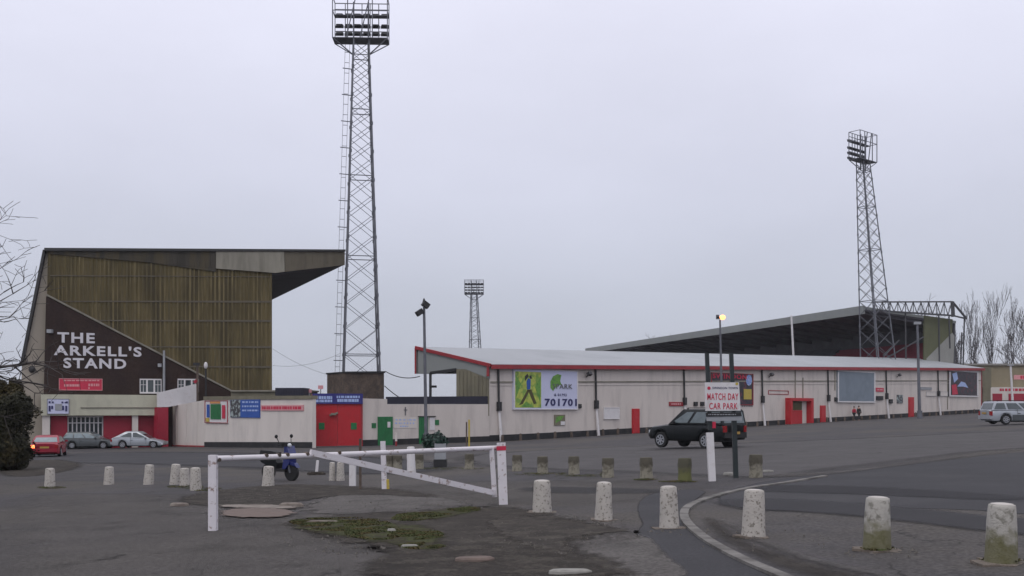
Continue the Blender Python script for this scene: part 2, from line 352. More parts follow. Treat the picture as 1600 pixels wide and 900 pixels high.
def patch(name, px, key, dz, n=2, amp=.12, soft=.05, sc=2.5, mx_=1.0, label=None):
    pts = [P(p.x, p.y).xy for p in smooth_poly(px, n)]
    bx0 = min(p[0] for p in px)-30; bx1 = min(2300, max(p[0] for p in px)+30); by0 = min(p[1] for p in px)-8; by1 = min(1000, max(p[1] for p in px)+12)
    dz *= .6; nx = 70; ny = 50; grid = {}; v = []; f = []; ed = []
    base = P((bx0+bx1)/2, (by0+by1)/2)
    def sd(q):
        best = 1e9; ins = False; m = len(pts)
        for i in range(m):
            a, b = pts[i], pts[(i+1) % m]; ab = b-a; t = max(0, min(1, (q-a).dot(ab)/max(1e-9, ab.dot(ab)))); best = min(best, (q-a-ab*t).length)
            if (a.y > q.y) != (b.y > q.y) and q.x < (b.x-a.x)*(q.y-a.y)/(b.y-a.y)+a.x: ins = not ins
        return best if ins else -best
    for j in range(ny+1):
        for i in range(nx+1):
            q = P(bx0+(bx1-bx0)*i/nx, by0+(by1-by0)*j/ny); grid[i, j] = (q, sd(q.xy))
    idx = {}
    def gi(i, j):
        if (i, j) not in idx:
            q, d = grid[i, j]; idx[i, j] = len(v); v.append((q.x-base.x, q.y-base.y, gz(q.x, q.y)+dz-base.z)); ed.append(d)
        return idx[i, j]
    for j in range(ny):
        for i in range(nx):
            if max(grid[i, j][1], grid[i+1, j][1], grid[i, j+1][1], grid[i+1, j+1][1]) > -amp-soft: f.append((gi(i, j+1), gi(i+1, j+1), gi(i+1, j), gi(i, j)))
    me = bpy.data.meshes.new(name); me.from_pydata(v, [], f); me.update()
    at = me.attributes.new('edge', 'FLOAT', 'POINT'); at.data.foreach_set('value', ed); me.materials.append(soft_mat(key, amp, soft, sc, mx_))
    o = bpy.data.objects.new(name, me); COL.objects.link(o); o.location = base; tag(o, label, kind='structure'); return o
patch('car_park', [(700, 712), (900, 700), (1250, 690), (1600, 672), (1900, 665), (1900, 690), (1600, 697), (1300, 733), (1180, 748), (1000, 738), (760, 730)], 'asphalt_mid', .004, 1, .5, .6, .5, label='car park surface beyond the stub bollards')
patch('road', [(1220, 747), (1420, 727), (1600, 704), (2000, 690), (2200, 860), (1800, 830), (1600, 800), (1300, 790), (1130, 795), (1120, 770)], 'asphalt_dark', .008, 1, .05, .04, 2, label='darker resurfaced road entering the car park')
patch('road', [(0, 712), (120, 708), (330, 706), (620, 715), (720, 728), (620, 745), (330, 728), (100, 722), (0, 728)], 'asphalt_dark', .008, 2, .8, .8, .5, label='access road in front of the football stand')
patch('road', [(790, 752), (1000, 752), (1100, 762), (1060, 778), (900, 790), (800, 785), (600, 770), (640, 757)], 'asphalt_pale', .012, 2, .5, .5, .8, .55, label='paler road strip between the bollard rows')
patch('road', [(940, 905), (1008, 825), (995, 800), (1000, 780), (1030, 768), (1110, 764), (1082, 785), (1068, 800), (1072, 816), (1100, 848), (1160, 880), (1230, 915)], 'asphalt_dark', .016, 1, .02, .02, 4, label='dark tarmac strip beside the curved kerb')
patch('pavement', [(470, 792), (540, 768), (650, 772), (745, 788), (700, 800), (580, 803), (500, 806)], 'asphalt_pale', .020, 2, .4, .1, 2.6, .9, label='pale worn patch behind the white barrier')
patch('pavement', [(872, 852), (890, 838), (925, 832), (1008, 834), (1040, 868), (1085, 905), (1000, 960), (930, 885)], 'asphalt_pale', .024, 1, .06, .03, 3, .9, label='pale concrete patch in front of the white bollards')
patch('pavement', [(0, 780), (150, 770), (330, 775), (450, 835), (640, 870), (700, 905), (700, 1000), (0, 1000)], 'asphalt_pale', .004, 2, .9, .5, .9, .6, label='grey forecourt surface in the left foreground')
patch('pavement', [(560, 812), (700, 790), (860, 800), (1000, 830), (870, 850), (760, 860), (600, 870)], 'asphalt_pale', .024, 2, .45, .1, 2.6, .7, label='worn pale asphalt among the mud')
patch('ground', [(280, 775), (420, 757), (520, 758), (640, 767), (700, 780), (560, 772), (470, 782), (440, 795), (360, 792), (290, 790)], 'mud', .028, 2, .5, .1, 3.2, .85, label='dirty gravel strip behind the barrier post')
patch('ground', [(420, 812), (640, 800), (800, 790), (900, 815), (960, 826), (880, 852), (930, 872), (1010, 905), (860, 905), (700, 872), (520, 846)], 'mud', .032, 2, .6, .12, 2.6, .9, label='muddy cracked ground with weeds in the foreground')
patch('ground', [(760, 812), (850, 806), (960, 828), (990, 832), (900, 838), (880, 850), (905, 866), (850, 862), (800, 848), (770, 830)], 'mud', .036, 2, .3, .05, 5, .95, label='dark wet hollow in front of the first white bollards')
patch('ground', [(600, 862), (700, 850), (860, 865), (1000, 905), (700, 915), (560, 905)], 'mud', .040, 2, .4, .08, 4, .8, label='dark dirty ground at the bottom edge')
patch('ground', [(1100, 800), (1160, 850), (1280, 885), (1400, 915), (1330, 920), (1200, 880), (1110, 830)], 'mud', .012, 2, .12, .08, 3, .6, label='dirt gathered along the outside of the kerb')
patch('road', [(1120, 778), (1300, 782), (1600, 812), (1900, 840), (1900, 870), (1600, 838), (1300, 802), (1130, 796)], 'tarband', .024, 2, .12, .12, 1, .8, label='dark tyre polished band across the road')
patch('road', [(1170, 757), (1350, 760), (1600, 775), (1600, 785), (1350, 773), (1150, 768)], 'tarband', .024, 2, .12, .12, 1, .6, label='second dark tyre polished band across the road')
patch('road', [(800, 760), (1050, 765), (1060, 772), (830, 772)], 'tarband', .026, 2, .12, .12, 1, .5, label='dark band on the road between the bollard rows')
patch('pavement', [(1195, 742), (1300, 739), (1400, 725), (1500, 713), (1600, 701), (1600, 704), (1500, 716), (1400, 729), (1300, 743), (1200, 747)], 'asphalt_pale', .028, 1, .15, .1, 3, .45, label='pale worn seam where the road meets the car park')
patch('pavement', [(1130, 812), (1200, 850), (1290, 880), (1380, 900), (1380, 903), (1280, 884), (1190, 854), (1125, 815)], 'asphalt_pale', .032, 1, .12, .05, 6, .6, label='thin pale scrape beside the kerb')
patch('ground', [(455, 818), (520, 812), (600, 818), (680, 828), (690, 845), (680, 862), (640, 858), (560, 842), (480, 834)], 'mossflat', .046, 2, .35, .06, 4, .85, label='flat green moss film between the weeds')
patch('ground', [(620, 806), (680, 800), (745, 795), (740, 803), (680, 814), (630, 816)], 'mossflat', .046, 2, .3, .06, 4, .85, label='second flat green moss film near the barrier')
patch('pavement', [(338, 802), (380, 795), (440, 796), (466, 804), (430, 811), (360, 810)], 'pinkslab', .044, 1, .25, .04, 5, 1, label='pinkish broken slab behind the barrier post')
patch('pavement', [(340, 790), (450, 791), (470, 796), (440, 797), (350, 795)], 'stone', .048, 1, .2, .04, 6, .9, label='pale crumbled strip behind the pinkish slab')
patch('ground', [(0, 724), (90, 716), (140, 728), (60, 745), (0, 745)], 'mud', .012, 2, .3, .2, 2, .9, label='dark soil under the evergreen bush')
# curved flush kerb
kc = [(1290, 745), (1230, 755), (1170, 764), (1120, 776), (1085, 788), (1070, 800), (1072, 816), (1092, 836), (1120, 855), (1160, 876), (1210, 898), (1270, 922)]
def cr_spline(p, n=6):
    o = []
    for i in range(len(p)-1):
        a, b, c, d = p[max(0, i-1)], p[i], p[i+1], p[min(len(p)-1, i+2)]
        for k in range(n):
            t = k/n; o.append(tuple(.5*((2*b[j])+(-a[j]+c[j])*t+(2*a[j]-5*b[j]+4*c[j]-d[j])*t*t+(-a[j]+3*b[j]-3*c[j]+d[j])*t**3) for j in (0, 1)))
    return o+[p[-1]]
mb = MB(); kp = [P(*q, .0) for q in cr_spline(kc)]
for i in range(len(kp)-1):
    d = (kp[i+1]-kp[i]).normalized(); nrm = Vector((-d.y, d.x, 0))*.065
    a, b = kp[i], kp[i]+ (kp[i+1]-kp[i])*.985
    mb.poly([a-nrm, b-nrm, b+nrm, a+nrm], (0, 0, .036))
tag(mb.build('kerb', mt['kerb'], loc=kp[0]), 'pale curved line of flush kerb stones', kind='structure')
# loose stones and slabs
def rock(px, py, w, d, h, m, label, cat='stone', seed=0, name='stone'):
    rnd = random.Random(seed); c = P(px, py, .012); mb = MB(); n = 9; pts = []
    for i in range(n):
        t = 2*math.pi*i/n; r = rnd.uniform(.75, 1.1); pts.append((math.cos(t)*w/2*r, math.sin(t)*d/2*r))
    k = len(mb.v)
    for sc, z in ((1.05, -.02), (1, h*.5), (.8, h)):
        for a, b in pts: mb.v.append(c+Vector((a*sc, b*sc, z+.015+rnd.uniform(-.1, .1)*h)))
    for L in range(2):
        for i in range(n):
            j = (i+1) % n; mb.f.append([L*n+i, L*n+j, (L+1)*n+j, (L+1)*n+i])
    mb.f.append([2*n+i for i in range(n)])
    return tag(mb.build(name, m, loc=c), label, cat)
rock(743, 879, .50, .24, .035, mt['pinkslab'], 'flat pinkish stone slab lying in the muddy foreground', seed=1, name='stone_slab')
rock(890, 899, .40, .18, .035, mt['stone_white'], 'pale stone slab cut by the bottom edge of the photo', seed=2, name='stone_slab')
rock(612, 834, .14, .1, .04, mt['stone_white'], 'small white stone in the middle of the weeds', seed=3)
rock(640, 858, .24, .08, .03, mt['stone_white'], 'long pale stone at the near edge of the weeds', seed=4)
rock(505, 819, .5, .09, .03, mt['stone'], 'long low stone edging left of the weeds', seed=5, name='stone_slab')
rock(280, 791, .36, .2, .04, mt['stone'], 'pale flat slab left of the barrier post', seed=6, name='stone_slab')
rock(494, 742, .62, .3, .07, mt['mud'], 'dark slab under the leaning white stub', seed=9, name='stone_slab')
rock(1200, 738, .3, .14, .03, mt['stone_white'], 'pale rubble beside the last stub bollard', seed=11)
rock(1138, 743, .32, .2, .05, mt['stone_white'], 'pale rubble at the foot of the dark sign post', seed=12)
rock(455, 792, .55, .14, .05, mt['stone'], 'pale broken kerb edge above the pinkish slab', seed=13, name='stone_slab')
# loose grit
def grit(spots, n, seed, label):
    rnd = random.Random(seed); mb = MB(); c0 = P(*spots[0][:2])
    for (x, y, rx, ry) in spots:
        for _ in range(n):
            t = rnd.uniform(0, 6.283); r = math.sqrt(rnd.random()); p = P(x+math.cos(t)*rx*r, y+math.sin(t)*ry*r, .022); s_ = rnd.choice((.006, .008, .01, .013, .02))*rnd.uniform(.8, 1.3)
            k = len(mb.v); a = rnd.uniform(0, 6.28)
            for q in range(5): mb.v.append(p+Vector((math.cos(a+q*1.257)*s_*rnd.uniform(.7, 1.3), math.sin(a+q*1.257)*s_*rnd.uniform(.6, 1.2), -.012)))
            mb.v.append(p+Vector((rnd.uniform(-.3, .3)*s_, rnd.uniform(-.3, .3)*s_, s_*.8)))
            for q in range(5): mb.f.append([k+q, k+(q+1) % 5, k+5])
    tag(mb.build('gravel', mt['grit'], loc=c0), label, kind='stuff')
grit([(700, 850, 200, 36), (380, 775, 90, 12), (860, 850, 90, 25), (560, 845, 120, 22), (620, 790, 120, 14)], 110, 5, 'loose grit scattered over the muddy foreground')
grit([(1200, 850, 110, 22), (1380, 866, 60, 10), (1060, 830, 60, 10), (940, 815, 50, 8)], 30, 6, 'loose grit along the kerb and bollards')
# weeds
def weeds(name, blobs, n, label, seed):
    rnd = random.Random(seed); mb = MB(); c0 = P(*blobs[0][:2])
    for (x, y, rx, ry) in blobs:
        for _ in range(n):
            t = rnd.uniform(0, 2*math.pi); r = math.sqrt(rnd.random()); p = P(x+math.cos(t)*rx*r, y+math.sin(t)*ry*r)
            if noise.noise(Vector((p.x*2.5, p.y*2.5, seed))) < -.12: continue
            for _ in range(3):
                a = rnd.uniform(0, 2*math.pi); h = rnd.uniform(.004, .026)*(1.1-r*.5); w = rnd.uniform(.005, .014)
                d = Vector((math.cos(a), math.sin(a), 0)); e = Vector((-d.y, d.x, 0))*w; q = p+Vector((rnd.uniform(-.04, .04), rnd.uniform(-.04, .04), .024)); k = len(mb.v)
                mb.v += [q-e, q+e, q+d*h*.9+e*.6+Vector((0, 0, h)), q+d*h*.9-e*.6+Vector((0, 0, h))]; mb.f.append([k, k+1, k+2, k+3])
    me = bpy.data.meshes.new(name); me.from_pydata([tuple(v-c0) for v in mb.v], [], mb.f); me.materials.append(mt['moss'])
    o = bpy.data.objects.new(name, me); COL.objects.link(o); o.location = c0; tag(o, label, kind='stuff')
weeds('weeds', [(540, 822, 70, 11), (600, 836, 60, 10), (650, 838, 40, 8), (660, 856, 32, 5), (500, 818, 45, 6)], 3200, 'low green and brown weeds growing in the muddy foreground', 1)
weeds('weeds', [(665, 808, 45, 5), (725, 798, 24, 4), (640, 812, 25, 4)], 1800, 'second tuft of green weeds behind the muddy hollow', 2)
weeds('moss', [(290, 762, 30, 3), (320, 766, 30, 3), (80, 763, 22, 2)], 300, 'green moss around the feet of the left white bollards', 3)
weeds('moss', [(850, 742, 50, 2.5), (920, 745, 40, 2), (700, 733, 60, 2), (1060, 754, 30, 1.5), (945, 742, 6, 4), (1010, 751, 20, 1.2)], 350, 'green moss line along the weathered stub bollards', 4)
weeds('moss', [(1371, 860, 22, 4), (1565, 880, 28, 5)], 220, 'moss tufts around the two right bollards', 5)

# ------------------------------------------------------------------ haze
hm = bpy.data.materials.new('haze_air'); hm.use_nodes = True; hm.node_tree.nodes.clear()
ho = hm.node_tree.nodes.new('ShaderNodeOutputMaterial'); hv = hm.node_tree.nodes.new('ShaderNodeVolumePrincipled')
hv.inputs['Color'].default_value = (.93, .94, 1, 1); hv.inputs['Density'].default_value = .0002; hv.inputs['Anisotropy'].default_value = .1
hm.node_tree.links.new(hv.outputs[0], ho.inputs['Volume'])
mb = MB(); mb.box((0, 440, 14), (1420, 1140, 72)); tag(mb.build('haze', hm, loc=(0, 440, 14)), 'thin pale winter haze over the whole place', kind='stuff')

# ------------------------------------------------------------------ lettering
def text_mesh(s, name, m, parent, a, b, z0, z1, n, off, bold=0.0, th=.02, obj_loc=None, shear=0):
    """lettering fitted between plan points a,b (world) and heights z0..z1, facing n"""
    cu = bpy.data.curves.new('t', 'FONT'); cu.body = s; cu.extrude = .5; cu.offset = bold; cu.shear = shear; cu.resolution_u = 3; cu.space_character = 1.12 + bold*2
    to = bpy.data.objects.new('t', cu); COL.objects.link(to)
    bpy.context.view_layer.update(); dg = bpy.context.evaluated_depsgraph_get()
    me = bpy.data.meshes.new_from_object(to.evaluated_get(dg)); bpy.data.objects.remove(to)
    xs_ = [v.co.x for v in me.vertices]; ys_ = [v.co.y for v in me.vertices]
    x0, x1, y0, y1 = min(xs_), max(xs_), min(ys_), max(ys_)
    base = Vector(parent.location) if obj_loc is None else Vector(obj_loc)
    a = Vector(a); b = Vector(b)
    for v in me.vertices:
        u = (v.co.x-x0)/(x1-x0); w = (v.co.y-y0)/(y1-y0); k = (v.co.z+.5)
        q = a+(b-a)*u; q.z = z0+(z1-z0)*w
        v.co = q + n*(off+th*k) - base
    me.name = name; me.materials.clear(); me.materials.append(m)
    o = bpy.data.objects.new(name, me); COL.objects.link(o); o.parent = parent
    return o
def text_on(s, pl, x0, y0, x1, y1, off, m, parent, name='lettering', bold=0.0, th=.02, shear=0):
    xm = (x0+x1)/2; a = pl.pt(x0, y1); b = pl.pt(x1, y1)
    return text_mesh(s, name, m, parent, a, b, pl.pt(xm, y1).z, pl.pt(xm, y0).z, pl.n, off, bold, th, shear=shear)
def dashes(mb, pl, x0, y0, x1, y1, off, seed, gap=.25, wmin=1.5, wmax=5):
    """unreadable small print: short strokes"""
    r = random.Random(seed); x = x0
    while x < x1-.5:
        w = min(r.uniform(wmin, wmax), x1-x); mb.rect(pl, x, y0, x+w, y1, off, .006); x += w+r.uniform(gap, gap*4)
    return mb

# ------------------------------------------------------------------ football stand, left
PA = Pl((-40.2, 88), (-40.2+.91, 88+.415)); DA = Vector((-.415, .91, 0)).normalized()
S1 = thing('football_stand', 'tall brown and olive football stand with white lettering on its end wall', 'stand', Vector((*PA.pt(250, 640).xy, gz(*PA.pt(250, 640).xy))))
B = lambda x: 640 + (-gz(*PA.pt(x, 0).xy)+.3)*1600/PA.Y(x)   # pixel row of ground under the wall (sunk 0.3)
mb = MB(); mb.poly([PA.pt(75, 392), PA.pt(425, 392), PA.pt(425, B(425)), PA.pt(68, B(68))], DA*60); mb.build('olive_cladding', mt['olive'], S1)
mb = MB(); x = 77.0; i = 0
rr = random.Random(3)
while x < 424:
    dy = 463+(x-72)*(612-463)/(358-72) if x < 358 else 640
    w = rr.uniform(1.4, 3.2)
    mb.rect(PA, x, 396, x+w, min(dy, 640), .002, .07); x += 6.6+rr.uniform(-.5, .5)
mb.build('cladding_ribs', mt['rib'], S1)
mb = MB()
for yy, xa in ((430, 78), (470, 95), (500, 150), (541, 225), (572, 285)):
    mb.poly([PA.pt(xa, yy, .002), PA.pt(424, yy+(2 if yy < 450 else 0), .002), PA.pt(424, yy+3, .002), PA.pt(xa, yy+1.6, .002)], PA.n*.09)
mb.build('cladding_laps', mt['fascia2'], S1)
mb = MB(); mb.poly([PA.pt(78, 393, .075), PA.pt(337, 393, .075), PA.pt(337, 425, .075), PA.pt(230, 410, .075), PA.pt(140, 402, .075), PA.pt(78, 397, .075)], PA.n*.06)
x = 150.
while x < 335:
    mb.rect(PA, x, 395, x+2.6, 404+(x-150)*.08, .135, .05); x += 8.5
mb.build('shaded_top_cladding', mt['olive_shaded'], S1)  # battened strip under the eave, coloured dark to paint in its shade
mb = MB(); mb.poly([PA.pt(66, B(66)), PA.pt(72, 463), PA.pt(360, 612), PA.pt(360, B(360))], PA.n*.16); mb.build('brown_wall', mt['brown'], S1)
mb = MB(); mb.bar(PA.pt(73, 461, .1), PA.pt(362, 611, .1), .28, .14); mb.build('wall_coping', mt['fascia1'], S1)
mb = MB(); mb.poly([PA.pt(30, B(40), -.4), PA.pt(34, 570, -.4), PA.pt(69, 392, -.4), PA.pt(77, 392, -.4), PA.pt(66, B(66), -.4)], DA*58); mb.build('raking_wall', mt['raker'], S1)
mb = MB(); mb.bar(PA.pt(34, 570, -.3), PA.pt(70, 390, -.3), .22, .3); mb.build('raking_edge', mt['dark'], S1)
mb = MB(); mb.poly([PA.pt(69, 388, .35), PA.pt(538.5, 390.5, .35), PA.pt(538.5, 393.5, .35), PA.pt(69, 392.5, .35)], DA*61); mb.build('roof', mt['darkroof'], S1)
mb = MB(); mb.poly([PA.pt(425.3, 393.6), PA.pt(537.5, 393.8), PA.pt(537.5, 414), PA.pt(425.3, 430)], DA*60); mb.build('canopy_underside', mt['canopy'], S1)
mb = MB(); mb.poly([PA.pt(337, 393.6, .14), PA.pt(443, 393.6, .14), PA.pt(444, 425, .14), PA.pt(430, 427, .14), PA.pt(337, 420, .14)], PA.n*.12)
for xx in (363, 388, 412): mb.rect(PA, xx, 394, xx+1.3, 423, .26, .02)
mb.build('fascia', mt['fascia1'], S1)
mb = MB(); mb.poly([PA.pt(443.5, 393.8, .06), PA.pt(538, 394, .06), PA.pt(538, 414.5, .06), PA.pt(444.5, 425, .06)], PA.n*.12)
for xx in range(455, 535, 11): mb.rect(PA, xx, 395, xx+1.3, 413, .18, .02)
tag(mb.build('fascia', mt['fascia2'], S1), 'darker brown fascia at the canopy tip')
# windows
for (x0, x1, y0, y1) in ((218, 252, 592, 615), (277, 310, 592, 613)):
    mb = MB(); w3 = (x1-x0)/3
    mb.rect(PA, x0, y0, x1, y0+2, .16, .12); mb.rect(PA, x0, y1-2.4, x1, y1, .16, .12)
    for k in range(4): mb.rect(PA, x0+k*w3-(1.2 if k else 0), y0+2, x0+k*w3+(1.2 if k < 3 else 0), y1-2.4, .16, .12)
    for k in (0, 2): mb.rect(PA, x0+(k+.5)*w3-.3, y0+2, x0+(k+.5)*w3+.3, y1-2.4, .17, .08); mb.rect(PA, x0+k*w3+1.2, y0+9, x0+(k+1)*w3-1.2, y0+9.6, .17, .085)
    f = mb.build('window', mt['white'], S1)
    g = MB(); g.rect(PA, x0+.2, y0+1, x1-.2, y1-1, .161, .03); o = g.build('pane', mt['glass'], loc=S1.location); o.location = (0, 0, 0); o.parent = f
# ground floor
mb = MB(); mb.rect(PA, 64, 617, 250, 649, .16, 1.3); mb.build('overhang_band', mt['creamband'], S1)
mb = MB(); mb.rect(PA, 125, 636, 246, 638, 1.46, .06); mb.build('band_ledge', mt['fascia1'], S1)
for x0, x1 in ((66, 78), (205, 214)):
    mb = MB(); mb.rect(PA, x0, 649, x1, B(x0), .16, 1.1); mb.build('pillar', mt['cream2'], S1)
for x0, x1 in ((79, 105), (161, 205), (214.3, 250)):
    mb = MB(); mb.rect(PA, x0, 649, x1, B(x0), .161, .5)
    for yy in range(652, 694, 3): mb.rect(PA, x0+.4, yy, x1-.4, yy+1.2, .66, .03)
    mb.build('shutter', mt['shutter'], S1)
mb = MB(); mb.rect(PA, 105.2, 650, 160.8, 652, .161, .35); mb.rect(PA, 105.2, 684, 160.8, 690, .161, .35)
for k in range(9): mb.rect(PA, 105.4+k*6.7, 652, 107.2+k*6.7, 684, .161, .33)
mb.rect(PA, 105.2, 660, 160.8, 661.4, .2, .27)
f = mb.build('window_grille', mt['white'], S1)
g = MB(); g.rect(PA, 105.5, 650.5, 160.5, B(130), .161, .1); o = g.build('pane', mt['glass'], loc=S1.location); o.location = (0, 0, 0); o.parent = f
mb = MB(); mb.tube(PA.pt(255.5, 618, .4), PA.pt(255.5, 548, .4), .12, .1); mb.box(PA.pt(249, 571, .4), (.3, .2, .3)); mb.build('vent_pipe', mt['galvlight'], S1)
mb = MB(); mb.box(PA.pt(78, 518, .4), (.4, .4, .3)); mb.build('wall_lamp', mt['galvlight'], S1)
mb = MB(); mb.ell(PA.pt(50, 577, -.35), (.3, .2, .3)); mb.build('round_vent', mt['dark'], S1)
text_on('THE', PA, 89.5, 520, 148, 536, .16, mt['letter'], S1, bold=.03, th=.06)
text_on("ARKELL'S", PA, 84, 540.5, 221, 556.5, .16, mt['letter'], S1, bold=.03, th=.06)
text_on('STAND', PA, 99, 560, 197, 576, .16, mt['letter'], S1, bold=.03, th=.06)
# corner stair block beside the stand
PC = Pl(PA.pt(247, 640, 2.2).xy, PA.pt(309, 640, 1.2).xy)
SB = thing('stair_block', 'white stepped stair enclosure with a red side between stand and boundary wall', 'stair block', Vector((*PC.pt(278, 690).xy, gz(*PC.pt(278, 690).xy))))
mb = MB(); mb.poly([PC.pt(247, 614), PC.pt(307, 600), PC.pt(307, 628), PC.pt(262, 636), PC.pt(247, 636)], -PC.n*.3); mb.build('parapet', mt['white'], SB)
mb = MB(); mb.poly([PC.pt(247, 636.5), PC.pt(263, 636.5), PC.pt(263, 706), PC.pt(247, 706)], -PC.n*1); mb.build('side_panel', mt['shutter'], SB)
# ------------------------------------------------------------------ boundary wall with gate, line of the long wall
pA = P(765, 690); pB = P(1533, 645); PL = Pl(pA.xy, pB.xy)
pG = P(489, 700); PW = Pl(P(565, 697).xy, pA.xy)
pC = P(320, 698.5); PV = Pl(pC.xy, P(489, 700).xy); PU = Pl(P(261, 697).xy, pC.xy)
def gb(pl, x, sink=.3): q = pl.pt(x, 0); return 640+(-gz(q.x, q.y)+sink)*1600/q.y
def bandpoly(mb, pl, x0, x1, yt0, yt1, yb0=None, yb1=None, off=0.0, th=-.3, n=1):
    pts = [pl.pt(x0, yt0, off), pl.pt(x1, yt1, off), pl.pt(x1, gb(pl, x1) if yb1 is None else yb1, off), pl.pt(x0, gb(pl, x0) if yb0 is None else yb0, off)]
    return mb.poly(pts, pl.n*th)
def plinth(mb, pl, x0, x1, h=.5, off=.0, th=.06):
    def yy(x, dh): q = pl.pt(x, 0); return 640+(-gz(q.x, q.y)-dh)*1600/q.y
    return bandpoly(mb, pl, x0, x1, yy(x0, h), yy(x1, h), off=off, th=th)
BW = thing('boundary_wall', 'cream rendered boundary wall with black foot left of the red gates', 'wall', (*pC.xy, pC.z))
mb = MB(); bandpoly(mb, PU, 261, 320, 636, 625); bandpoly(mb, PV, 320.05, 488, 625, 623.5)
for xx in (275, 291, 309): bandpoly(mb, PU, xx, xx+.8, 636-(xx-261)*.186+2, 636-(xx-261)*.186+2, th=.04)
mb.build('wall_face', mt['cream2'], BW)
mb = MB(); plinth(mb, PV, 320.1, 488, .42); mb.build('plinth', mt['plinth'], BW)
mb = MB(); plinth(mb, PU, 261, 320, .12); mb.build('skirting', mt['redtrim'], BW)
mb = MB(); bandpoly(mb, PV, 319, 488.5, 619.5, 618, 624.95, 623.45, off=.08, th=-.5); mb.build('coping', mt['screen'], BW)
# gates
PG = Pl(P(489, 699).xy, P(565, 697).xy)
G = thing('gates', 'pair of tall red gates under a dark blue sign board', 'gate', (*PG.pt(527, 690).xy, gz(*PG.pt(527, 690).xy)))
for x0, x1 in ((490.5, 526.6), (527.0, 563)):
    mb = MB(); yb = 640+(-gz(*PG.pt(x0, 0).xy)-.08)*1600/PG.Y(x0)
    bandpoly(mb, PG, x0, x1, 631, 631, yb, yb-.5, off=.1, th=.08)
    for k in range(1, 9): xx = x0+(x1-x0)*k/9; mb.rect(PG, xx-.2, 632, xx+.2, yb-1, .18, .012)
    gl = mb.build('gate_leaf', mt['red'], G)
for xx in (502, 552):
    mb = MB(); mb.rect(PG, xx-4.5, 660.5, xx+4.5, 671, .195, .02); mb.build('green_plate', mt['green'], G)
for x0, x1 in ((487.3, 490.3), (563.2, 566)):
    mb = MB(); bandpoly(mb, PG, x0, x1, 615.5, 615.5, off=.2, th=-.3); mb.build('gate_post', mt['redtrim'], G)
mb = MB(); mb.rect(PG, 487.5, 615, 565.8, 631, .21, .1); hb = mb.build('header_board', mt['bluedark'], G)
mb = MB(); dashes(mb, PG, 494, 619, 518, 623.5, .312, 1, .3, 2, 4); dashes(mb, PG, 492, 624.5, 518, 628.5, .312, 2, .3, 2, 5); dashes(mb, PG, 525, 618.5, 561, 622, .312, 3, .4, 1.5, 4); dashes(mb, PG, 526, 623.5, 560, 628, .312, 4, .3, 2, 6)
mb.build('small_print', mt['bluepale'], G)
mb = MB(); mb.box(PG.pt(520, 647, .4), (.35, .3, .16)); mb.bar(PG.pt(514, 649, .25), PG.pt(527, 645, .25), .12); mb.build('lamp', mt['fascia1'], G)
# wall right of gates
BX = thing('boundary_wall', 'cream boundary wall with two green doors right of the red gates', 'wall', (*PW.pt(660, 690).xy, gz(*PW.pt(660, 690).xy)))
mb = MB(); bandpoly(mb, PW, 566.2, 605, 622.5, 623.5); bandpoly(mb, PW, 605.02, 764.5, 631.5, 631.5); mb.build('wall_face', mt['cream'], BX)
mb = MB(); bandpoly(mb, PW, 605.1, 763, 620, 619, 631.4, 631.4, off=-.05, th=-.15); mb.build('dark_hoarding', mt['navy'], BX)
for a_, b_ in ((566.2, 589.6), (613.4, 654), (668.4, 764.5)):
    mb = MB(); plinth(mb, PW, a_, b_, .45); mb.build('plinth', mt['plinth'], BX)
for k, (x0, x1) in enumerate(((590, 613), (654.3, 668))):
    mb = MB(); yb = 640+(-gz(*PW.pt(x0, 0).xy))*1600/PW.Y(x0); mb.rect(PW, x0, 651, x1, yb, 0, .07)
    for q in range(1, 4): mb.rect(PW, x0+(x1-x0)*q/4-.15, 653, x0+(x1-x0)*q/4+.15, yb-2, .07, .012)
    d = mb.build('door', mt['green'], BX)
    if k == 0: g = MB(); g.rect(PW, 604.5, 659, 609, 668, .083, .01); o = g.build('notice', mt['white'], loc=BX.location); o.location = (0, 0, 0); o.parent = d
mb = MB(); mb.rect(PW, 653, 650, 680, 651.3, 0, .12); mb.build('door_lintel', mt['dark'], BX)
for xx, yy in ((584, 665), (682.5, 660)):
    mb = MB(); mb.rect(PW, xx-3.3, yy-4, xx+3.3, yy+4, 0, .03); mb.build('green_plate', mt['green'], BX)
o = thing('poster', 'white poster beside the right green door', 'poster', PW.pt(675, 672)); mb = MB(); mb.rect(PW, 671, 652.5, 679, 672, .001, .04); mb.build('sheet', mt['white'], o)
o = thing('wall_notice', 'faint pale notice with blue scribbles between the two green doors', 'notice', PW.pt(633, 668))
mb = MB(); mb.rect(PW, 615, 652, 651, 669, .001, .02); mb.build('panel', mt['cream2'], o)
mb = MB(); dashes(mb, PW, 618, 655, 649, 657, .022, 5, .8, 1, 4); dashes(mb, PW, 617, 660, 647, 662.5, .022, 6, .8, 1, 4); dashes(mb, PW, 625, 665, 640, 667, .022, 7, .8, 1, 4); mb.build('small_print', mt['bluepale'], o)
mb = MB(); mb.rect(PW, 632.5, 636, 634, 649, .001, .03); mb.rect(PW, 631, 640, 636, 641.2, .001, .03); tag(mb.build('wall_bracket', mt['greyink'], loc=PW.pt(633, 649)), 'small grey bracket on the wall above the pale notice', 'bracket')
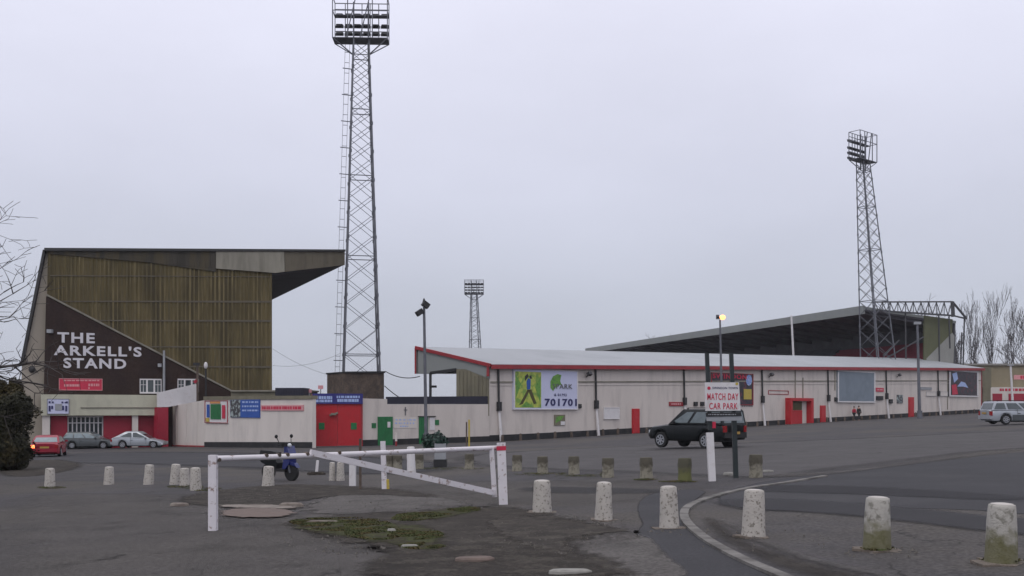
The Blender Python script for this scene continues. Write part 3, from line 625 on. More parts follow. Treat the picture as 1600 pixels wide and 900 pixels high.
# ------------------------------------------------------------------ long stand
ex0, ex1 = PL.pt(763, 571), PL.pt(1534, 576)
nin = -PL.n; RD = 9.5
rl = D(653, 542.5, 0); q = Vector((ex0.x, ex0.y, 0))+nin*RD; rl = Vector((q.x, q.y, (640-543.5)/1600*q.y)); q2 = Vector((ex1.x, ex1.y, 0))+nin*RD; rr_ = Vector((q2.x, q2.y, (640-561)/1600*q2.y))
LS = thing('terrace_stand', 'long low cream walled stand with pale metal roof and red eaves', 'stand', PL.pt(1150, 672))
LS.location.z = gz(*LS.location.xy)
mb = MB(); bandpoly(mb, PL, 764.6, 1533, 573, 577, th=-.3)
mb.build('front_wall', mt['cream'], LS)
mb = MB()
for k in range(24):
    t0, t1 = k/24, (k+1)/24
    def ln(a, b, t): return a+(b-a)*t
    e0, e1 = ln(ex0, ex1, t0), ln(ex0, ex1, t1); r0, r1 = ln(rl, rr_, t0), ln(rl, rr_, t1); o_ = PL.n*.35
    mb.poly([e0+o_, e1+o_-(e1-e0)*.003, r1-(r1-r0)*.003, r0], (0, 0, .1))
mb.build('roof', mt['roofmetal'], LS)
mb = MB(); mb.bar(ex0+PL.n*.42-Vector((0, 0, .12)), ex1+PL.n*.42-Vector((0, 0, .12)), .14, .34); mb.build('eaves_fascia', mt['redtrim'], LS)
u_g = (rl-ex0)
PGb = Pl(ex0.xy, rl.xy); PGb.n = -PL.u if PL.u.dot(PGb.n) < 0 else PGb.n
mb = MB(); gp = [(653.4, 546), (763, 572.5), (763, 592), (745, 584.5), (728, 577.5), (710, 576), (695, 581), (653.4, 584)]
mb.poly([PGb.pt(*p) for p in gp], PL.u*.2); mb.build('gable_panel', mt['gable'], LS)
mb = MB(); e = -PL.u*.08; mb.bar(rl+e+Vector((0, 0, .02)), ex0+e+PL.n*.35, .16, .28); mb.bar(PGb.pt(763.5, 571)+e, PGb.pt(763.5, 588)+e, .22); mb.bar(rl+e, Vector((rl.x, rl.y, PGb.pt(653.4, 584).z))+e, .14); mb.build('gable_trim', mt['redtrim'], LS)
mb = MB(); mb.poly([rl, rr_, rr_-Vector((0, 0, 2.3)), Vector((rl.x, rl.y, PGb.pt(653.4, 584).z))], PL.n*.12); mb.build('pitch_fascia', mt['gable'], LS)
mb = MB(); mb.poly([PGb.pt(*p) for p in [(713, 577), (727, 576.5), (763, 591), (763, 650), (713, 650)]], PL.u*.1)
for xx in range(718, 762, 6): mb.bar(PGb.pt(xx, 580 if xx < 740 else 587)-PL.u*.03, PGb.pt(xx, 640)-PL.u*.03, .05)
mb.build('side_screen', mt['screen'], LS)
mb = MB(); mb.bar(PGb.pt(672.5, 583), PGb.pt(672.5, 700), .22); mb.bar(PGb.pt(672, 604), PGb.pt(681, 604), .2); mb.build('steel_post', mt['dark'], LS)
mb = MB(); mb.bar(PGb.pt(672.5, 583), PGb.pt(713, 577.5), .15, .25); mb.build('gable_beam', mt['dark'], LS)
# plinth, skipping doors
for a, b in ((764.7, 986.5), (998.5, 1226), (1264, 1280.5), (1289.5, 1418.5), (1427.5, 1533)):
    st = a; mb = MB()
    while st < b-.01:
        en = min(b, st+60); plinth(mb, PL, st, en, .52); st = en
    mb.build('plinth', mt['plinth'], LS)
mb = MB(); mb.bar(PL.pt(766, 597, .05), PL.pt(1532, 594.5, .05), .07, .12); mb.build('conduit', mt['fascia1'], LS)
mb = MB(); mb.bar(PL.pt(766, 602, .03), PL.pt(1532, 598.5, .03), .05, .06); mb.build('wall_ledge', mt['cream2'], LS)
for x_, yd in ((778, 640), (930, 637), (1068, 632), (1190, 629), (1293, 627), (1384, 624), (1465, 620)):
    mb = MB(); mb.tube(PL.pt(x_-.8, 577, .12), PL.pt(x_, yd-9, .12), .09, n=6); mb.box(PL.pt(x_, yd-5, .16), (.34, .3, .75), math.atan2(PL.u.y, PL.u.x)); mb.build('downpipe', mt['dark'], LS)
    mb = MB(); mb.tube(PL.pt(x_+.3, yd, .12), PL.pt(x_+1.5, gb(PL, x_, .0), .3), .1, .14, n=6); tag(mb.build('downpipe', mt['white'], LS), 'white lower length of downpipe')
for x_, a, b in ((1242, 577, 622), (1304, 577, 610), (1254, 590, 622), (1480, 578, 640), (1533.3, 577, 645)):
    mb = MB(); mb.bar(PL.pt(x_, a, .05), PL.pt(x_, b, .05), .1); mb.build('cable_duct', mt['fascia1'] if x_ < 1500 else mt['redtrim'], LS)
for x0, x1, y0 in ((987, 998, 638.5), (1281, 1289, 633.5), (1419, 1427, 620.5)):
    mb = MB(); yb = gb(PL, (x0+x1)/2, 0); mb.rect(PL, x0, y0, x1, yb, 0, .12); mb.rect(PL, x0+1, y0+2, x1-1, yb-1, .12, .03); d = mb.build('door', mt['red'], LS)
# red porch
mb = MB(); yb = gb(PL, 1245, .05)
mb.rect(PL, 1227, 622, 1263, 626.5, 0, .7); mb.rect(PL, 1227, 626.5, 1230, yb, 0, .7); mb.rect(PL, 1259.5, 626.5, 1263, yb, 0, .7); mb.build('porch', mt['red'], LS)
mb = MB(); mb.rect(PL, 1230.2, 641, 1252, yb, .01, .12); pd = mb.build('porch_door', mt['red'], LS)
mb = MB(); mb.rect(PL, 1230.2, 626.7, 1252, 640.8, .01, .08); mb.build('porch_window', mt['olivebrown'], LS)
mb = MB(); mb.rect(PL, 1252.2, 626.7, 1259.3, yb, .01, .05); mb.build('porch_opening', mt['cream2'], LS)
for x_, y_ in ((904.5, 634.5), (1086, 631), (1096.5, 631), (1306, 624), (1371, 622), (1376, 622), (1391, 627)):
    mb = MB(); w = 2.6; mb.rect(PL, x_-w, y_-3.2, x_+w, y_+3.2, 0, .15); mb.rect(PL, x_-w+.8, y_-2.2, x_+w-.8, y_+2.2, .15, .03); mb.build('vent_box', mt['dark'], LS)
for x_, y_, lb in ((916, 585, 'black floodlight lamp on the wall right of the golfer billboard'), (1201, 586, 'black floodlight lamp on the wall left of the red porch'), (1401, 586.5, 'black floodlight lamp between the grey and the dark billboards')):
    c = PL.pt(x_, y_, .3); o = thing('wall_floodlight', lb, 'lamp', c, math.atan2(PL.u.y, PL.u.x), 'floodlight lamps on the long wall')
    mb = MB(); mb.box((0, -.1, .05), (.42, .3, .3), mtx=Matrix.Rotation(R(-35), 3, 'X')); mb.build('lamp_body', mt['lampbody'], o, Z0)
    mb = MB(); mb.bar((0, .28, -.25), (0, 0, 0), .07); mb.bar((-.2, .02, -.1), (.2, .02, -.1), .05); mb.build('bracket', mt['dark'], o, Z0)
# signs on the long wall
def board(name, label, pl, x0, y0, x1, y1, mface, mframe, off=.001, th=.08, fr=1.4, cat='sign'):
    o = thing(name, label, cat, pl.pt((x0+x1)/2, y1))
    mb = MB(); mb.rect(pl, x0, y0, x1, y1, off, th); mb.build('panel', mface, o)
    if fr:
        mb = MB(); mb.rect(pl, x0, y0, x1, y0+fr, off+th, .03); mb.rect(pl, x0, y1-fr, x1, y1, off+th, .03); mb.rect(pl, x0, y0+fr, x0+fr, y1-fr, off+th, .03); mb.rect(pl, x1-fr, y0+fr, x1, y1-fr, off+th, .03)
        mb.build('frame', mframe, o)
    return o
o = board('billboard', 'billboard with a golfer on yellow green and the number 701701', PL, 800.5, 577.5, 901, 640, mt['billwhite'], mt['white'], th=.15, cat='billboard')
mb = MB(); mb.rect(PL, 803, 581, 843.5, 637, .152, .01); mb.build('picture', mt['yellowgreen'], o)
mb = MB(); F = .165
def qd(pts, th=.008): mb.poly([PL.pt(a, b, F) for a, b in pts], PL.n*th)
qd([(822, 609), (826, 609), (815, 631), (809, 633)]); qd([(823, 610), (828, 608), (836, 630), (832, 632)]); mb.build('figure_legs', mt['olivebrown'], o)
mb = MB(); qd([(821.5, 609), (820.5, 596), (823, 591), (827, 593), (826.5, 608)]); mb.build('figure_top', mt['blue'], o)
mb = MB(); qd([(818, 596), (818, 588), (822, 584), (824, 588), (820, 593)]); qd([(825, 588), (828, 586), (829, 592), (826, 592)]); mb.build('figure_arms', mt['dark'], o)
mb = MB(); qd([(804, 622), (812, 600), (804, 586)]); qd([(842, 630), (834, 605), (843, 587)]); qd([(812, 636), (820, 627), (832, 636)]); mb.build('picture_leaves', mt['leafgreen'], o)
mb = MB(); F = .165
qd([(858, 606), (858, 596), (862, 588), (869, 584.5), (875, 586), (873, 595), (875, 601), (868, 603), (862, 611)]); mb.build('leaf_emblem', mt['leafgreen'], o)
text_on('SPARK', PL, 861.5, 600, 892, 607.5, F+.012, mt['greyink'], o, bold=.01)
text_on('& 01793', PL, 864, 615, 883, 619, F, mt['ink'], o)
text_on('701701', PL, 849, 623, 899, 634.5, F, mt['ink'], o, bold=.03)
o = board('notice_board', 'small green and white picture board below the golfer billboard', PL, 865.5, 648, 882, 664.5, mt['screen'], mt['white'], fr=0)
mb = MB(); mb.poly([PL.pt(a, b, .085) for a, b in ((867, 661), (868, 652), (873, 650), (880, 650), (876, 656))], PL.n*.01); mb.build('picture', mt['leafgreen'], o)
mb = MB(); mb.rect(PL, 875, 658.5, 881.5, 664, .085, .01); mb.build('white_corner', mt['white'], o)
board('notice_board', 'plain white board left of the narrow red door', PL, 942.5, 636.5, 967, 655, mt['white'], mt['white'], fr=.8)
o = board('sign', 'narrow dark red sign above the black car', PL, 1045, 628, 1067, 634.5, mt['redtrim'], mt['redtrim'], fr=0)
mb = MB(); dashes(mb, PL, 1048, 630, 1063, 632.5, .082, 12, .3, 1, 3); mb.build('small_print', mt['pinkink'], o)
o = board('billboard', 'dark billboard with red letters and blue and yellow pictures behind the car park sign', PL, 1110, 583, 1176, 633, mt['bill_dark'], mt['redtrim'], fr=1.2, cat='billboard')
text_on('SWINDON', PL, 1112, 584.5, 1165, 592, .112, mt['redink'], o, bold=.03)
mb = MB(); mb.poly([PL.pt(1169+4.5*math.cos(t), 594+8.5*math.sin(t), .09) for t in [k*math.pi/8 for k in range(16)]], PL.n*.02); mb.build('blue_picture', mt['bluespot'], o)
mb = MB(); mb.rect(PL, 1161, 608, 1173, 624, .085, .02); mb.build('yellow_picture', mt['yellow'], o)
mb = MB(); dashes(mb, PL, 1159, 633.8, 1177, 635.3, .001, 13, .3, 1, 4); tag(mb.build('sign_caption', mt['greyink'], loc=PL.pt(1168, 635)), 'thin line of grey print below the dark billboard', 'lettering')
o = thing('empty_frame', 'empty thin red outline frame on the wall left of the red porch', 'frame', PL.pt(1216, 616))
mb = MB(); mb.rect(PL, 1200, 610, 1232, 611, 0, .04); mb.rect(PL, 1200, 615.5, 1232, 616.5, 0, .04); mb.rect(PL, 1200, 611, 1200.9, 615.5, 0, .04); mb.rect(PL, 1231.1, 611, 1232, 615.5, 0, .04); mb.build('outline', mt['redtrim'], o)
o = board('billboard', 'blank grey blue billboard in a white frame', PL, 1307, 579.5, 1366, 629, mt['billgrey'], mt['white'], th=.15, fr=2, cat='billboard')
o = board('sign', 'small red sign right of the blank grey billboard', PL, 1368, 606, 1380, 612, mt['redink'], mt['redtrim'], fr=0)
mb = MB(); dashes(mb, PL, 1369, 608, 1379, 610, .082, 14, .2, 1, 3); mb.build('small_print', mt['pinkink'], o)
board('notice_board', 'dark patterned notice on the wall left of the farthest red door', PL, 1401, 617, 1410, 630, mt['multi'], mt['white'], fr=0)
for k, (x0, y0, x1, y1) in enumerate(((1438, 605, 1455, 609), (1446, 612, 1462, 619), (1468, 612, 1480, 619))):
    o = board('sign', ['thin grey lettered sign right of the tall grey lamp pole', 'pale blank board under the thin lettered sign', 'pale board just left of the dark player billboard'][k], PL, x0, y0, x1, y1, mt['cream2'] if k else mt['galvlight'], mt['galvlight'], fr=.5)
o = board('billboard', 'dark player picture billboard in white frame at the far end of the long wall', PL, 1481.5, 579, 1527, 620, mt['bill_dark'], mt['white'], th=.15, fr=2, cat='billboard')
mb = MB(); F = .17; qd([(1486, 584), (1493, 581.5), (1495, 592), (1489, 598)]); qd([(1494, 604), (1500, 596), (1506, 598), (1511, 606), (1503, 604)]); mb.build('pale_figure', mt['bluepale'], o)
mb = MB(); F = .172; qd([(1485, 602), (1492, 600), (1495, 616), (1486, 617)]); mb.build('red_figure', mt['redink'], o)
# signs on the left boundary wall
o = board('ground_map_sign', 'square sign with green and red plan on the boundary wall', PV, 321.5, 626, 357.5, 661, mt['white'], mt['redtrim'], fr=1.0)
for nm, (x0, y0, x1, y1), m_ in (('green_area', (331, 631.5, 347, 655), mt['green']), ('blue_area', (325, 632, 329.5, 652), mt['blue']), ('red_area', (349, 633, 354, 654), mt['redink']), ('orange_area', (330, 627.5, 346, 630.5), mt['orange']), ('yellow_area', (323.5, 653, 329, 659), mt['yellow'])):
    mb = MB(); mb.rect(PV, x0, y0, x1, y1, .112, .01); mb.build(nm, m_, o)
o = board('sign', 'blue lettered sign with a grey picture beside the plan sign', PV, 361, 624.5, 407, 652.5, mt['blue'], mt['blue'], fr=0)
mb = MB(); mb.rect(PV, 361.5, 625, 377, 652, .082, .01); mb.build('picture', mt['multi'], o)
mb = MB()
for k, yy in enumerate((627, 633.5, 640)): dashes(mb, PV, 380, yy, 405, yy+2.6, .082, 20+k, .5, 1.5, 4)
mb.build('small_print', mt['bluepale'], o)
o = board('sign', 'long thin red and pink sign left of the red gates', PV, 409, 633, 475, 641.5, mt['pinkink'], mt['pinkink'], fr=0)
mb = MB(); dashes(mb, PV, 411, 635, 473, 639.5, .082, 31, .4, 2, 5); mb.build('small_print', mt['redink'], o)
# signs on the brown stand
PAb = Pl(PA.pt(100, 600, .16).xy, PA.pt(400, 600, .16).xy)
o = board('sign', 'red sign with pale border under the white stand lettering', PAb, 92, 591.5, 160, 610, mt['redink'], mt['pinkink'], fr=.9)
mb = MB(); dashes(mb, PAb, 99, 593.5, 156, 595.5, .092, 33, .4, 2, 7); dashes(mb, PAb, 100, 600.5, 124, 604, .092, 34, .3, 1.5, 4); dashes(mb, PAb, 138, 599.5, 155, 603.5, .092, 35, .3, 1.5, 4); mb.rect(PAb, 138, 605, 140, 608, .092, .006); mb.build('small_print', mt['pinkink'], o)
PAo = Pl(PA.pt(70, 600, 1.46).xy, PA.pt(400, 600, 1.46).xy)
o = board('notice_board', 'white notice board with grey pictures on the cream band of the brown stand', PAo, 73.5, 623, 108, 647, mt['billwhite'], mt['greyink'], fr=.7)
mb = MB(); rq = random.Random(5)
for a in (76, 81, 96, 101, 103): mb.rect(PAo, a, 625+rq.random()*3, a+3, 630, .112, .006)
for a in (76, 80, 97, 102): mb.rect(PAo, a, 634, a+3, 639+rq.random()*4, .112, .006)
mb.build('small_pictures', mt['ink'], o)
mb = MB(); mb.rect(PAo, 86, 631, 97, 641, .112, .006); mb.build('grey_picture', mt['galvlight'], o)

# ------------------------------------------------------------------ buildings behind
o = thing('brick_hut', 'dark brick hut at the foot of the tall floodlight tower', 'building', (*D(570, 0, 89).xy, gz(*D(570, 0, 89).xy)))
PB = Pl(D(540, 0, 88).xy, D(600, 0, 90).xy)
mb = MB(); mb.poly([PB.pt(540, 583), PB.pt(600, 583), PB.pt(600, 705), PB.pt(540, 705)], -PB.n*4); mb.build('brick_wall', mt['brick'], o)
mb = MB(); mb.poly([PB.pt(539, 580.5, .15), PB.pt(601, 580, .15), PB.pt(601, 582.9, .15), PB.pt(539, 582.9, .15)], -PB.n*4.3); mb.build('roof_slab', mt['dark'], o)
o = thing('low_shed', 'low olive flat roofed shed peeping over the boundary wall', 'shed', (*D(405, 0, 90).xy, gz(*D(405, 0, 90).xy)))
mb = MB(); mb.poly([D(361, 612, 88.5), D(486, 612, 88.5), D(486, 700, 88.5), D(361, 700, 88.5)], (0, 3, 0)); mb.build('shed_wall', mt['screen'], o)
mb = MB(); mb.poly([D(360, 609.5, 88.3), D(487, 609.5, 88.3), D(487, 611.8, 88.3), D(360, 611.8, 88.3)], (0, 3.4, 0)); mb.build('shed_roof', mt['fascia1'], o)
o = thing('container', 'dark navy container top behind the boundary wall left of the gates', 'container', (*D(452, 0, 84).xy, gz(*D(452, 0, 84).xy)))
mb = MB(); mb.poly([D(430, 606, 84), D(475, 606, 84), D(475, 700, 84), D(430, 700, 84)], (0, 2.4, 0))
for xx in range(432, 475, 4): mb.poly([D(xx, 607, 83.97), D(xx+1.4, 607, 83.97), D(xx+1.4, 690, 83.97), D(xx, 690, 83.97)], (0, .06, 0))
mb.build('container_body', mt['navy'], o)
for xx, yy, lb in ((483, 611, 'small reddish flag sign left above the gates'), (501, 605, 'small red flag sign right above the gates')):
    mb = MB(); c = D(xx, yy, 86); mb.box(c, (.42, .08, .3)); o = thing('marker_sign', lb, 'marker', (c.x, c.y, gz(c.x, c.y))); mb.build('plate', mt['pinkink'], o)
    mb = MB(); mb.bar(c-Vector((0, 0, .15)), o.location, .08); mb.build('pole', mt['galvlight'], o)
# clubhouse on the right
YR = 172
o = thing('clubhouse', 'flat roofed beige building with red and white shop front on the right edge', 'building', (*D(1620, 0, YR).xy, gz(*D(1620, 0, YR).xy)))
mb = MB(); mb.poly([D(1500, 571, YR), D(1800, 571, YR), D(1800, 645, YR), D(1500, 645, YR)], (0, 12, 0)); mb.build('upper_wall', mt['beigewall'], o)
mb = MB(); mb.poly([D(1500, 568, YR-.4), D(1802, 568, YR-.4), D(1802, 570.8, YR-.4), D(1500, 570.8, YR-.4)], (0, 12.6, 0)); mb.build('roof_edge', mt['concrete'], o)
mb = MB(); mb.poly([D(1532, 605, YR-2), D(1800, 605, YR-2), D(1800, 645, YR-2), D(1532, 645, YR-2)], (0, 1.99, 0)); mb.build('shop_front', mt['cream2'], o)
mb = MB(); mb.poly([D(1551, 615, YR-2.06), D(1566, 615, YR-2.06), D(1566, 640, YR-2.06), D(1551, 640, YR-2.06)], (0, .1, 0)); mb.build('red_shutter', mt['shutter'], o)
mb = MB(); mb.poly([D(1576, 615, YR-2.06), D(1640, 615, YR-2.06), D(1640, 640, YR-2.06), D(1576, 640, YR-2.06)], (0, .1, 0)); mb.build('red_shutter', mt['shutter'], o)
PR = Pl(D(1550, 0, YR-2.02).xy, D(1700, 0, YR-2.02).xy)
mb = MB(); dashes(mb, PR, 1562, 607, 1640, 611, .01, 41, .5, 2, 5); mb.build('small_print', mt['redink'], o)
PR2 = Pl(D(1550, 0, YR).xy, D(1700, 0, YR).xy)
o = thing('sign', 'red and white lettered strip high on the beige building', 'sign', PR2.pt(1600, 592)); mb = MB(); mb.rect(PR2, 1584, 586, 1640, 593, .01, .06); mb.build('panel', mt['pinkink'], o); mb = MB(); dashes(mb, PR2, 1594, 587, 1638, 592, .072, 42, .5, 2, 4); mb.build('small_print', mt['redink'], o)
o = thing('garden_shed', 'dark brown shed end at the right end of the long wall', 'shed', (*D(1541, 0, 160).xy, gz(*D(1541, 0, 160).xy)))
mb = MB(); mb.poly([D(1535, 573, 160), D(1549, 574, 160), D(1549, 606, 160), D(1535, 606, 160)], (0, 4, 0)); mb.poly([D(1536, 606.05, 160), D(1548, 606.05, 160), D(1548, 646, 160), D(1536, 646, 160)], (0, 3, 0)); mb.build('shed_wall', mt['screen'], o)

# ------------------------------------------------------------------ far stand (right)
Fd = Vector((-.3, .954, 0)).normalized(); Fe = Vector((.954, .3, 0)).normalized()
F0 = Vector((52.4, 152, 0)); g0 = gz(52, 152)
FS = thing('cantilever_stand', 'large open sided stand with grey sloping roof behind the long low stand', 'stand', (F0.x, F0.y, g0))
def fp(w, z, t=0.0): q = F0+Fe*w+Fd*t; return Vector((q.x, q.y, z))
LN = 112
mb = MB(); mb.poly([fp(0, 15.3), fp(0, 14.9), fp(16.4, 13.2), fp(16.4, 13.6)], Fd*LN); mb.build('roof', mt['gable'], FS)
mb = MB(); mb.poly([fp(-.3, 15.45), fp(.0, 15.45), fp(.0, 14.2), fp(-.3, 14.2)], Fd*LN); mb.build('roof_fascia', mt['gable'], FS)
mb = MB(); mb.poly([fp(.1, 14.85), fp(.1, 14.6), fp(16.3, 12.9), fp(16.3, 13.15)], Fd*LN)
for k in range(19): mb.poly([fp(.2, 14.55, k*6.2+.3), fp(16.2, 12.85, k*6.2+.3), fp(16.2, 12.3, k*6.2+.3), fp(.2, 14.2, k*6.2+.3)], Fd*.25)
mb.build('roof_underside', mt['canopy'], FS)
mb = MB(); mb.poly([fp(16, g0), fp(16, 13), fp(16.3, 13), fp(16.3, g0)], Fd*LN); mb.build('back_wall', mt['seatgrey'], FS)
mb = MB(); mb.poly([fp(1, g0), fp(1, g0+1.2), fp(15.9, 10.3), fp(15.9, g0)], Fd*LN)
for k in range(22): w_ = 1+14.9*k/22; z_ = g0+1.2+(10.3-g0-1.2)*k/22; mb.poly([fp(w_, z_+.05), fp(w_+.3, z_+.05), fp(w_+.3, z_+.75), fp(w_, z_+.75)], Fd*28)
mb.build('seating', mt['seat'], FS)
mb = MB(); mb.poly([fp(1.1, g0, 28.3), fp(1.1, g0+2, 28.3), fp(15.9, 11.1, 28.3), fp(15.9, g0, 28.3)], Fd*(LN-28.5)); mb.build('terrace_steps', mt['seatgrey'], FS)
PE = Pl(F0.xy, (F0+Fe).xy)
mb = MB(); mb.poly([PE.pt(*p, .1) for p in ((1443.5, 493), (1488, 499), (1487, 520), (1447, 560), (1447, 640), (1443.5, 640))], Fd*.3); mb.build('end_screen', mt['endgreen'], FS)
mb = MB(); mb.poly([PE.pt(*p, .05) for p in ((1487, 518.5), (1491, 525), (1487, 640), (1447.2, 640), (1447.2, 560))], Fd*.3); tag(mb.build('end_screen', mt['endgrey'], FS), 'pale grey lower end screen')
# truss over the near end
mb = MB(); a = [PE.pt(1356, 473, 1.0), PE.pt(1481, 472.5, 1.0), PE.pt(1481, 494, 1.0), PE.pt(1360, 486, 1.0)]
mb.bar(a[0], a[1], .2); mb.bar(a[3], a[2], .24); mb.bar(a[1], PE.pt(1482, 496, 1.0), .42); mb.bar(a[1], PE.pt(1503, 499, 1.0), .24); mb.bar(PE.pt(1482, 494, 1), PE.pt(1503, 499, 1), .2)
npan = 10
for k in range(npan):
    x0 = 1360+k*12; x1 = x0+12; yb0 = 486+(x0-1360)*8/121; yb1 = 486+(x1-1360)*8/121
    mb.bar(PE.pt(x0, 473, 1), PE.pt(x0+6, (yb0+yb1)/2, 1), .09); mb.bar(PE.pt(x0+6, (yb0+yb1)/2, 1), PE.pt(x1, 473, 1), .09); mb.bar(PE.pt(x0, 473, 1), PE.pt(x0, yb0, 1), .09)
mb.build('end_truss', mt['truss'], FS)
for x_, ya, yb_ in ((1409, 488, 600), (1461, 493, 600), (1477, 495, 545), (1501, 499, 640), (1497, 520, 640)):
    mb = MB(); mb.bar(PE.pt(x_, ya, .8), PE.pt(x_+(1.5 if x_ < 1480 else -4), yb_, .8), .17); mb.build('steel_column', mt['truss'], FS)
mb = MB(); mb.bar(PE.pt(1438, 527, .7), PE.pt(1380, 560, .7), .18); mb.bar(PE.pt(1400, 532, .7), PE.pt(1375, 556, .7), .18); mb.build('stay_bar', mt['truss'], FS)

# ------------------------------------------------------------------ floodlight towers
def tower(label, loc, rz, Ht, a0, a1, lean, sc_head=1.0, bw=.1, head_rz=None, ladder=True, hw=5.3, leg_r=.11):
    T = thing('floodlight_tower', label, 'floodlight', loc, rz, 'floodlight towers around the ground')
    inv = Matrix.Rotation(-rz, 2); ln = inv@Vector(lean)
    def c(k, t):
        a = (a0+(a1-a0)*t)/2; sx, sy = ((-1, -1), (1, -1), (1, 1), (-1, 1))[k % 4]
        return Vector((sx*a+ln.x*t, sy*a+ln.y*t, Ht*t))
    for k in range(4):
        mb = MB(); mb.tube(c(k, 0), c(k, 1.0), leg_r, leg_r*.8, n=6)
        for q in range(1, 14): p = c(k, q/14); mb.tube(p-Vector((0, 0, .15)), p+Vector((0, 0, .15)), leg_r*1.4, n=6)
        mb.build('leg', mt['galv'], T, Z0)
    mb = MB(); ts = [0]; h = 0; st = .074
    while ts[-1] < .985: ts.append(min(1, ts[-1]+st)); st *= .955
    for i in range(len(ts)-1):
        t0, t1 = ts[i], ts[i+1]
        for k in range(4):
            mb.bar(c(k, t0), c(k+1, t1), bw*.55); mb.bar(c(k+1, t0), c(k, t1), bw*.55)
            if i % 4 == 3: mb.bar(c(k, t0), c(k+1, t0), bw*.9)
    for k in range(4): mb.bar(c(k, 1), c(k+1, 1), bw*1.3)
    mb.build('lattice_bracing', mt['galv'], T, Z0)
    if ladder:
        mb = MB(); off = Vector((-.55, -.2, 0)); n = 38
        for s_ in (-.22, .22): mb.bar(c(3, .0)+off+Vector((s_, 0, 0)), c(3, 1)+off+Vector((s_, 0, 0)), .035)
        for q in range(n): p = c(3, q/n)+off; mb.bar(p-Vector((.22, 0, 0)), p+Vector((.22, 0, 0)), .04)
        for q in range(0, 15): p = c(3, q/15)+off; mb.bar(p+Vector((-.4, 0, 0)), c(3, q/15), .07)
        mb.build('ladder', mt['galv'], T, Z0)
    top = (c(0, 1)+c(2, 1))/2; hr = (head_rz if head_rz is not None else rz)-rz
    Hm = Matrix.Rotation(hr, 3, 'Z'); w = hw; hh = 4.0
    def hp(x, y, z): return top + Hm@Vector((x*w/2, y, z*hh))
    mb = MB()
    for z in (0, .02, .31, .66, .68, .85, 1.0): mb.bar(hp(-1, .9, z), hp(1, .9, z), .07 if z not in (.02, .68) else .12)
    for z in (0, .66, 1.0): mb.bar(hp(-1, -.9, z), hp(1, -.9, z), .07); mb.bar(hp(-1, -.9, z), hp(-1, .9, z), .07); mb.bar(hp(1, -.9, z), hp(1, .9, z), .07)
    for x in (-1, -.62, -.3, 0, .3, .62, 1): mb.bar(hp(x, .9, 0), hp(x, .9, 1), .08)
    for x in (-1, 1, -.45, .45): mb.bar(hp(x, -.9, 0), hp(x, -.9, 1), .09)
    for x in (-.5, 0): mb.bar(hp(x, -.9, 0), hp(x+.35, -.9, 1), .1)
    for x in (-1, 1):
        mb.bar(hp(x, .9, 0), hp(.27*x, 0, -.35), .09); mb.bar(hp(x, -.9, 0), hp(.27*x, 0, -.35), .09)
    for x in (-.27, .27): mb.bar(hp(x, 0, -.35), hp(x, 0, .95), .14)
    mb.poly([hp(-1, -.9, 0), hp(1, -.9, 0), hp(1, .9, 0), hp(-1, .9, 0)], (0, 0, -.05))
    mb.poly([hp(-1, .1, .65), hp(1, .1, .65), hp(1, .9, .65), hp(-1, .9, .65)], (0, 0, -.06))
    fr = mb.build('lamp_frame', mt['galv'], T, Z0)
    src = None
    for r_ in range(4):
        for q in range(6):
            p = hp(-.84+q*.336, 1.05, (.09, .27, .46, .72)[r_])
            if src is None:
                mb = MB(); mb.poly([(-.3, -.2, -.1), (.3, -.2, -.1), (.3, -.2, .1), (-.3, -.2, .1)], (0, .2, 0)); mb.poly([(-.36, 0, -.17), (.36, 0, -.17), (.36, 0, .17), (-.36, 0, .17)], (0, .14, 0)); mb.bar((-.39, 0, -.22), (-.39, 0, .02), .05); mb.bar((.39, 0, -.22), (.39, 0, .02), .05); mb.bar((-.39, 0, -.22), (.39, 0, -.22), .05)
                src = mb.build('lamp', mt['lampbody'], fr, Z0); l_ = src
            else: l_ = src.copy(); COL.objects.link(l_); l_.parent = fr
            l_.location = p; l_.rotation_euler = (R(-12), 0, hr)
    return T
Y1 = 98.0; g1 = gz(-14.4, Y1)
tower('tallest nearest floodlight tower rising from behind the boundary wall', (D(564.5, 0, Y1).x, Y1, g1), R(11), (640-64)/1600*(Y1+2.2)-g1, 3.75, 1.45, (-.35, 2.2), bw=.085, head_rz=R(2), leg_r=.095)
Y2 = 149.0; g2 = gz(53, Y2)
tower('leaning floodlight tower rising through the roof line of the right stand', (D(1378.5, 0, Y2).x, Y2, g2), R(28), (640-251)/1600*Y2-g2, 4.0, 1.3, (-2.7, .3), bw=.09, head_rz=R(40), ladder=False, leg_r=.095, hw=4.5)
Y3 = 290.0; g3 = gz(-11, Y3)
tower('small distant floodlight tower seen above the long pale roof', (D(744.5, 0, Y3).x, Y3, g3), R(15), (640-461)/1600*Y3-g3, 4.4, 1.6, (-.6, -2), bw=.11, head_rz=R(180), ladder=False, leg_r=.13)

